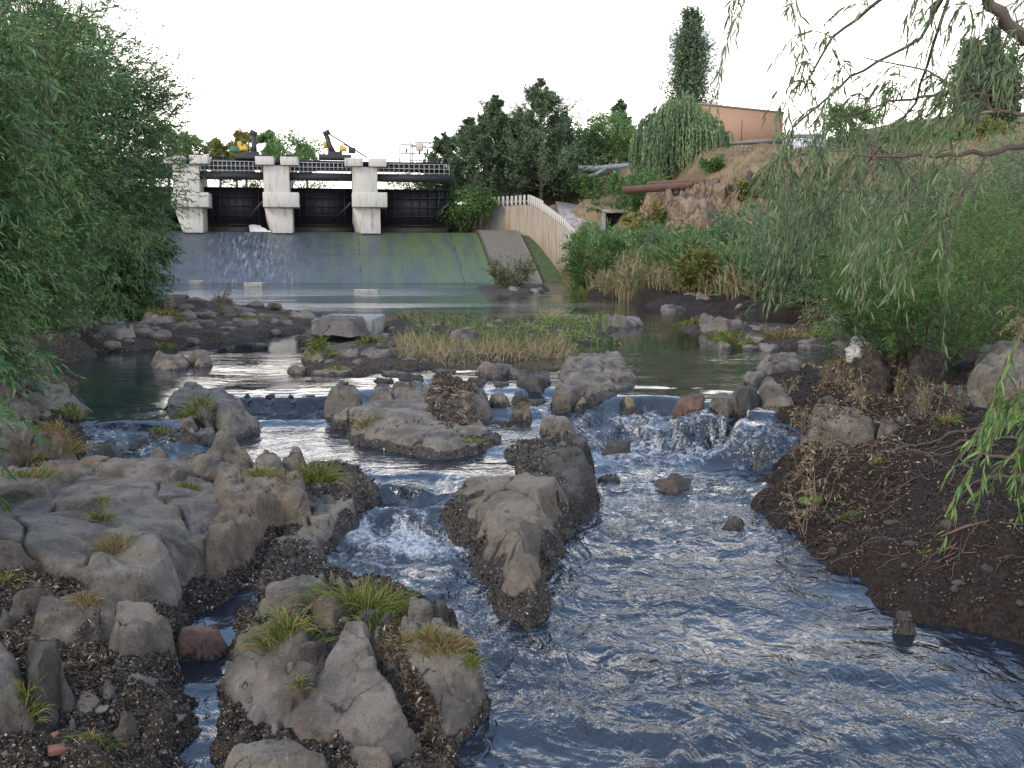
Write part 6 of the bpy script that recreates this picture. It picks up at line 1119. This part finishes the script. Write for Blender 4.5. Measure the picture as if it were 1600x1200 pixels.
# dead twiggy plants on the far left shore
def deadtwig(name, label, px, py, hpx, leanx, n=7, group=None, leafy=0, mat=STEM, r=.01):
    h = hit(px, py)[0]; Y = h[1]; H_ = hpx/F*Y; t = empty(name, tuple(h)); tag(t, label, 'dead plant', group)
    D = norm(np.array([leanx, 0, 1.0])+rng.normal(0, .22, (n, 3))); pa = paths_from(rng.normal(0, H_*.05, (n, 3))*np.array([1, 1, 0]), D, H_*rng.uniform(.5, 1.1, n), .1, 8, .12)
    kk = np.repeat(np.arange(n), 4); qi = rng.integers(2, 7, n*4); D2 = norm(norm(pa[kk, qi+1]-pa[kk, qi])+rng.normal(0, .6, (n*4, 3))); pb = paths_from(pa[kk, qi], D2, H_*.25*rng.uniform(.5, 1.3, n*4), .3, 8, .15)
    tubes('stalk', pa, r, r*.4, mat, t, 4); tubes('side_twig', pb, r*.5, r*.2, mat, t)
    if leafy: P, D, LL, WW = leaves_on(pb, leafy, H_*.10, H_*.025, .9, .2, .8); foliage('withered_leaf', P, D, LL, WW, DRYREED, t)
DT = 'dead stalks on the banks'
deadtwig('dead_shrub', 'bare leaning shrub with a few leaves on the far left shore', 335, 490, 58, .45, 8, None, 3, STEM, .018)
deadtwig('dead_plant', 'small bare twigs left of the leaning dead shrub', 262, 492, 32, .15, 5, DT, 0, STEM, .014); deadtwig('dead_plant', 'broken brown twigs right of the leaning dead shrub', 372, 494, 34, -.3, 5, DT, 2, STEM, .014)
for px, py, hp, lx, n, lf, l in [(1275, 800, 125, .02, 6, 5, 'tall withered stalks at the water side of the dark bank'), (1255, 840, 110, -.05, 4, 5, 'thin drooping stalks lowest at the water edge'), (1262, 690, 70, -.1, 5, 6, 'cluster of curled stalks left of the split boulder'), (1180, 745, 60, .2, 4, 3, 'thin twigs near the fall on the dark bank'), (1350, 640, 80, -.3, 7, 5, 'dead weeds on the crest of the dark bank'), (1310, 610, 80, -.1, 8, 6, 'pale dead weeds beside the pool on the bank crest'), (1265, 560, 95, .1, 5, 3, 'slender dry stalks rising before the far shore'), (1230, 620, 50, .1, 6, 5, 'short dead weeds by the pale leaning rock'), (1440, 650, 70, .0, 8, 6, 'drooping dead bundle under the green shrub'), (1400, 620, 60, .3, 8, 4, 'brown bundle of stems behind the split boulder'), (1500, 640, 55, -.2, 8, 5, 'dead tangle at the right among the roots'), (1240, 760, 70, .1, 4, 4, 'thin stalks between the water and the split boulder'), (1290, 720, 60, -.1, 5, 6, 'dry weeds just below the split boulder'), (1210, 660, 40, .2, 6, 4, 'short dead twigs where the weir meets the bank'), (1385, 580, 70, .1, 9, 6, 'upright dead weeds against the green shrub'), (1550, 640, 60, -.2, 8, 4, 'dead stems below the pale slab')]:
    deadtwig('dead_plant', l, px, py, hp, lx, n, DT, lf, STEM, .004)
# big-leaved sprout on the bank
h = hit(1258, 790)[0]; t = empty('sprout', tuple(h)); tag(t, 'bright sprout with two fans of pointed leaves on the dark bank', 'plant')
for cx, cz in ((-.02, .10), (.09, .11)):
    P = np.repeat([[cx, -.02, cz]], 7, 0); D = norm(np.column_stack([np.linspace(-1, 1, 7), np.full(7, -.5), np.linspace(-.5, -.5, 7)+.1*rng.normal(size=7)])); foliage('leaf_fan', P, D, .095, .034, bpy.data.materials['light_leaf'], t, True)
tubes('stem', np.array([[[0, 0, 0], [-.01, 0, .06], [-.02, -.02, .10]], [[0, 0, 0], [.05, 0, .07], [.09, -.02, .11]]]), .004, .002, TWIG, t)
# dark root mass and roots under the shrub
def roots():
    t = empty('tree_roots', tuple(hit(1490, 700)[0])); tag(t, 'gnarled exposed roots crawling over the dark bank under the shrub', 'roots')
    L = [[(1570, 665), (1520, 680), (1470, 690), (1430, 700), (1395, 690), (1370, 684)], [(1600, 690), (1540, 690), (1490, 700), (1450, 712), (1462, 735)], [(1560, 700), (1510, 705), (1470, 715), (1440, 710), (1400, 705)], [(1600, 640), (1550, 665), (1520, 690), (1500, 720), (1520, 745)], [(1590, 720), (1540, 715), (1500, 730), (1480, 760)], [(1420, 700), (1390, 708), (1350, 716), (1320, 712)], [(1340, 700), (1300, 690), (1260, 686), (1215, 690)], [(1600, 760), (1560, 745), (1520, 760), (1490, 790)]]
    for l in L:
        p = hit([a for a, _ in l], [b_ for _, b_ in l]); q = []
        for i in range(len(p)-1):
            for s in np.linspace(0, 1, 5)[:-1]: q.append(p[i]*(1-s)+p[i+1]*s)
        q = np.array(q+[p[-1]]); q[:, :2] += rng.normal(0, .012, (len(q), 2)); q[:, 2] = np.maximum(surf(q[:, 0], q[:, 1])[0], q[:, 2])+.012+rng.normal(0, .006, len(q))
        m = MB(); m.tube(q, list(np.linspace(.024, .006, len(q))*rng.uniform(.6, 1.1)), 7); o = m.build('root', ROOT, t, True); o.location = -t.location
roots()
def rootmass(label, px, py, w_, h_, seed):
    o = stone_at('root_clump', label, px, py, w_, h_, seed, z=PZ(px, py, .1)[2], mat=bpy.data.materials['dark_soil_clump'] if 'dark_soil_clump' in bpy.data.materials else plain('dark_soil_clump', (.022, .016, .013), .95, .6, 9, bmp=.04, col2=(.07, .05, .038)), facet=1.5); o['category'] = 'root clump'; return o
RG = 'dark root clumps under the green shrub'
for px, py, w_, h_, l in [(1440, 600, 60, 60, 'largest black root clump under the green shrub'), (1370, 600, 60, 55, 'dark root clump left of the largest one'), (1470, 650, 50, 50, 'brown hairy root clump at the right below the shrub'), (1330, 590, 46, 36, 'root clump next to the crumpled white bag'), (1520, 590, 40, 40, 'dark root clump by the pale slab')]:
    o = rootmass(l, px, py, w_, h_, 300+px); o['group'] = RG
    h = hit(px, py-h_*.5)[0]; n = 60; P = np.column_stack([rng.normal(h[0], w_/F*h[1]*.5, n), rng.normal(h[1], .2, n), np.zeros(n)]); P[:, 2] = surf(P[:, 0], P[:, 1])[0]
    pa = paths_from(P, norm(rng.normal(0, .6, (n, 3))+np.array([0, -.4, .35])), rng.uniform(.08, .26, n), .9, 6, .25); tg_ = tubes('hanging_rootlet', pa, .004, .0015, STEM if px in (1470, 1330) else ROOT, o)
# crumpled white bag caught on the bank
V = []; g = np.random.default_rng(3); n = 26; c = hit(1338, 566)[0]
for i in range(n):
    for j in range(n):
        th, ph = i/(n-1)*math.pi, j/(n-1)*2*math.pi; r = 1+.30*float(fbm(math.cos(ph)*math.sin(th)*2.4, math.sin(ph)*math.sin(th)*2.4, math.cos(th)*2.4, 4, 9, .7)); V.append((c[0]+.15*r*math.sin(th)*math.cos(ph)+.05*math.cos(th), c[1]+.10*r*math.sin(th)*math.sin(ph), c[2]+.16+.19*r*math.cos(th)))
tag(mesh_obj('plastic_bag', V, grid_faces(n, n), BAGM), 'crumpled whitish plastic bag caught in the dead weeds on the bank', 'bag')
# driftwood sticks, brick pieces
def stick(name, label, a, b_, r, mat, cat='stick'):
    p = hit([a[0], (a[0]+b_[0])/2, b_[0]], [a[1], (a[1]+b_[1])/2, b_[1]]); p[:, 2] += r; p[1, 2] += .015; m = MB(); m.tube(list(p), [r, r*.8, r*.5], 6); tag(m.build(name, mat, None, True), label, cat)
stick('driftwood', 'brown stick lying on the soil near the low willow branch', (1470, 846), (1545, 822), .014, TWIG); stick('driftwood', 'thin forked stick low on the soil bank', (1400, 770), (1450, 745), .008, ROOT)
stick('driftwood', 'long curved twig from the bank toward the fall', (1195, 720), (1130, 670), .006, TWIG)
def brick(label, px, py, s, rz):
    c = hit(px, py)[0]; m = MB().box((0, 0, 0), (s*2, s, s*.6)); o = m.build('brick', REDBRICK, None, False, s*.1); o.location = c+np.array([0, 0, s*.2]); o.rotation_euler = (.1, .15, rz); tag(o, label, 'brick')
brick('red brick fragment at the bottom left edge', 95, 1190, .062, .6); brick('dull red stone chip beside the brick fragment', 92, 1158, .035, 1.1)
# leaves of wood and shell: loose chips
def scatter(name, label, n, sampler, mat, s0, s1, flat=.5, cat='debris', aspect=.7, lift=0.0):
    P = sampler(n); n = len(P); s = rng.uniform(s0, s1, n)*(.6+.16*P[:, 1]); a = norm(rng.normal(size=(n, 3))*np.array([1, 1, flat])); V, f, _ = leaf_mesh(P+np.array([0, 0, .003+lift])-a*s[:, None]*.5, a, s, s*aspect)
    return tag(mesh_obj(name, V, f, mat, None, False, attrs={'tint': ('FACE', rng.random(n))}), label, cat, None, 'stuff')
def crusted(n):
    out = []; 
    for _ in range(6):
        px = rng.uniform(-60, 1000, n); py = rng.uniform(690, 1240, n); z = PZ(px, py, -.5); x, y = z[:, 0], z[:, 1]; zz, c = surf(x, y); wl = W(x, y)[:, 0]
        ok = (zz > wl+.004) & (rng.random(n) < ss(.35, .9, c)) & ~((x > .45) & (y < 8)); out.append(np.column_stack([x, y, zz])[ok])
    return np.vstack(out)[:n]
scatter('shell_gravel', 'dark mussel shells and grit crusting the feet of the rocks', 42000, crusted, SHELL, .009, .020, cat='shell gravel')
def soilpts(n):
    px = rng.uniform(1110, 1700, n*2); py = rng.uniform(600, 1010, n*2); z = PZ(px, py, -.2); x, y = z[:, 0], z[:, 1]; zz, c = surf(x, y); ok = (zz > W(x, y)[:, 0]+.01) & (zz < G(x, y)+.012); return np.column_stack([x, y, zz])[ok][:n]
scatter('soil_debris', 'dark soil crumbs and shell flecks on the right bank', 26000, soilpts, SOILBIT, .007, .018, cat='soil debris')
def litter(label, polyp, n, z, lift=.04):
    O = pts(polyp, z)[:, :2]
    def smp(k):
        q = rng.uniform(O.min(0), O.max(0), (k*4, 2)); d = polyd(q[:, 0], q[:, 1], O); m = d > 0; q = q[m][:k]; d = d[m][:k]; zz, _ = surf(q[:, 0], q[:, 1]); return np.column_stack([q, zz+rng.uniform(0, 1, len(q))*np.minimum(lift, d*.5)])
    return scatter('plant_litter', label, n, smp, LITTER, .014, .045, .7, cat='litter', aspect=.22)
litter('brown matted litter on the right slab of the front cluster', [(590, 1008), (622, 1002), (636, 1030), (672, 1052), (700, 1080), (704, 1130), (660, 1110), (622, 1068), (590, 1040)], 3600, -.42, .05)
litter('dark litter patch near the left edge under the largest slab', [(14, 905), (70, 893), (120, 905), (122, 930), (80, 940), (20, 930)], 1500, -.26)
litter('roots and litter heap at the left edge of the frame', [(-40, 960), (30, 965), (90, 1000), (80, 1030), (30, 1030), (-40, 1010)], 1800, -.28, .06)
litter('litter patch between the flat slab and the grey-green boulder', [(100, 1010), (160, 985), (172, 1030), (176, 1080), (130, 1095), (90, 1060)], 1700, -.45, .03)
litter('brown litter on the mound behind the smooth rock', [(664, 628), (680, 600), (720, 598), (752, 620), (745, 640), (700, 645)], 2200, .1, .05)
litter('dry straw spread over the crest of the dark bank', [(1230, 670), (1290, 600), (1400, 620), (1480, 660), (1500, 700), (1380, 760), (1290, 780), (1220, 720)], 9000, -.05, .02)

# small stones strewn about: a few shapes, copied
def pebble_mesh(seed):
    g = np.random.default_rng(seed); n = 20; V = []
    sx, sy, sz = g.uniform(.8, 1.25), g.uniform(.7, 1.0), g.uniform(.45, .7); pl = norm(g.normal(size=(9, 3))); off = g.uniform(.62, .9, 9)
    for i in range(n):
        for j in range(n):
            th, ph = i/(n-1)*math.pi, j/(n-1)*2*math.pi; d = np.array([math.sin(th)*math.cos(ph), math.sin(th)*math.sin(ph), math.cos(th)]); dd = pl@d; q = min([1.0]+[off[k]/dd[k] for k in range(9) if dd[k] > .2]); q *= 1+.05*float(fbm(*(d*3), 3, seed)); V.append(d*q*np.array([sx, sy, sz]))
    return V, grid_faces(n, n)
protos = []
def strew(label, group, n, pxr, pyr, r0, r1, mat, zoff=.1, far=60, dark=None):
    loc = []
    px = rng.uniform(*pxr, n*3); py = rng.uniform(*pyr, n*3); z = PZ(px, py, zoff); x, y = z[:, 0], z[:, 1]; zz = G(x, y); sz_, _ = surf(x, y); ok = (zz > W(x, y)[:, 0]-.03) & (sz_ < zz+.02); x, y, zz = x[ok][:n], y[ok][:n], zz[ok][:n]; ms = []
    for k in range(4):
        V, f = pebble_mesh(900+k+int(pxr[0])+n); o = mesh_obj('stone', V, f, mat, None, True, attrs={'crust': ('POINT', np.zeros(len(V)))}); ms.append(o)
    for k in range(len(x)):
        o = ms[k] if k < 4 else ms[k % 4].copy()
        if k >= 4: COL.objects.link(o)
        s = float(rng.uniform(r0, r1)*(y[k]/F)*1.0); o.location = (x[k], y[k], zz[k]+s*.12); o.scale = (s, s, s); o.rotation_euler = (0, 0, float(rng.uniform(0, 6.28))); tag(o, label, 'stone', group)
strew('small brown stone strewn on the far left shore', 'small stones strewn on the far left shore', 110, (100, 480), (478, 552), 6, 20, ROCKFAR)
strew('small grey stone at the edge of the reed island', 'small stones around the reed island', 30, (470, 960), (500, 588), 5, 12, ROCKFAR)
strew('small pale stone on the right islet', 'small stones on the right islet', 14, (1060, 1320), (500, 545), 5, 11, ROCKFAR)
strew('small dark stone along the waterline below the reed bank', 'small stones below the reed bank', 26, (900, 1400), (458, 492), 4, 11, ROCKD)
strew('little grey stone half sunk in the dark soil of the right bank', 'small stones in the dark soil', 22, (1180, 1600), (600, 960), 6, 14, ROCKD, -.1)
strew('loose grey stone among the shells on the left', 'loose stones among the shells', 40, (-20, 700), (900, 1200), 5, 14, ROCK, -.5)

# fallen twigs lying over the dark bank
def fallen():
    n = 170; px = rng.uniform(1150, 1600, n); py = rng.uniform(600, 900, n); h = hit(px, py); ok = h[:, 2] > W(h[:, 0], h[:, 1])[:, 0]+.02; h = h[ok]; n = len(h); a = rng.uniform(0, 6.28, n)
    pa = paths_from(h, np.column_stack([np.cos(a), np.sin(a)*.8, np.zeros(n)]), rng.uniform(.10, .42, n), 0, 8, .28); s = pa.reshape(-1, 3); zz = surf(s[:, 0], s[:, 1])[0]; s[:, 2] = zz+.008+.012*rng.random(len(s)); pa = s.reshape(n, 8, 3)
    tag(tubes('fallen_twigs', pa, .0045, .0018, TWIG, None), 'thin fallen twigs and rootlets matted over the dark bank', 'twigs', None, 'stuff')
fallen()
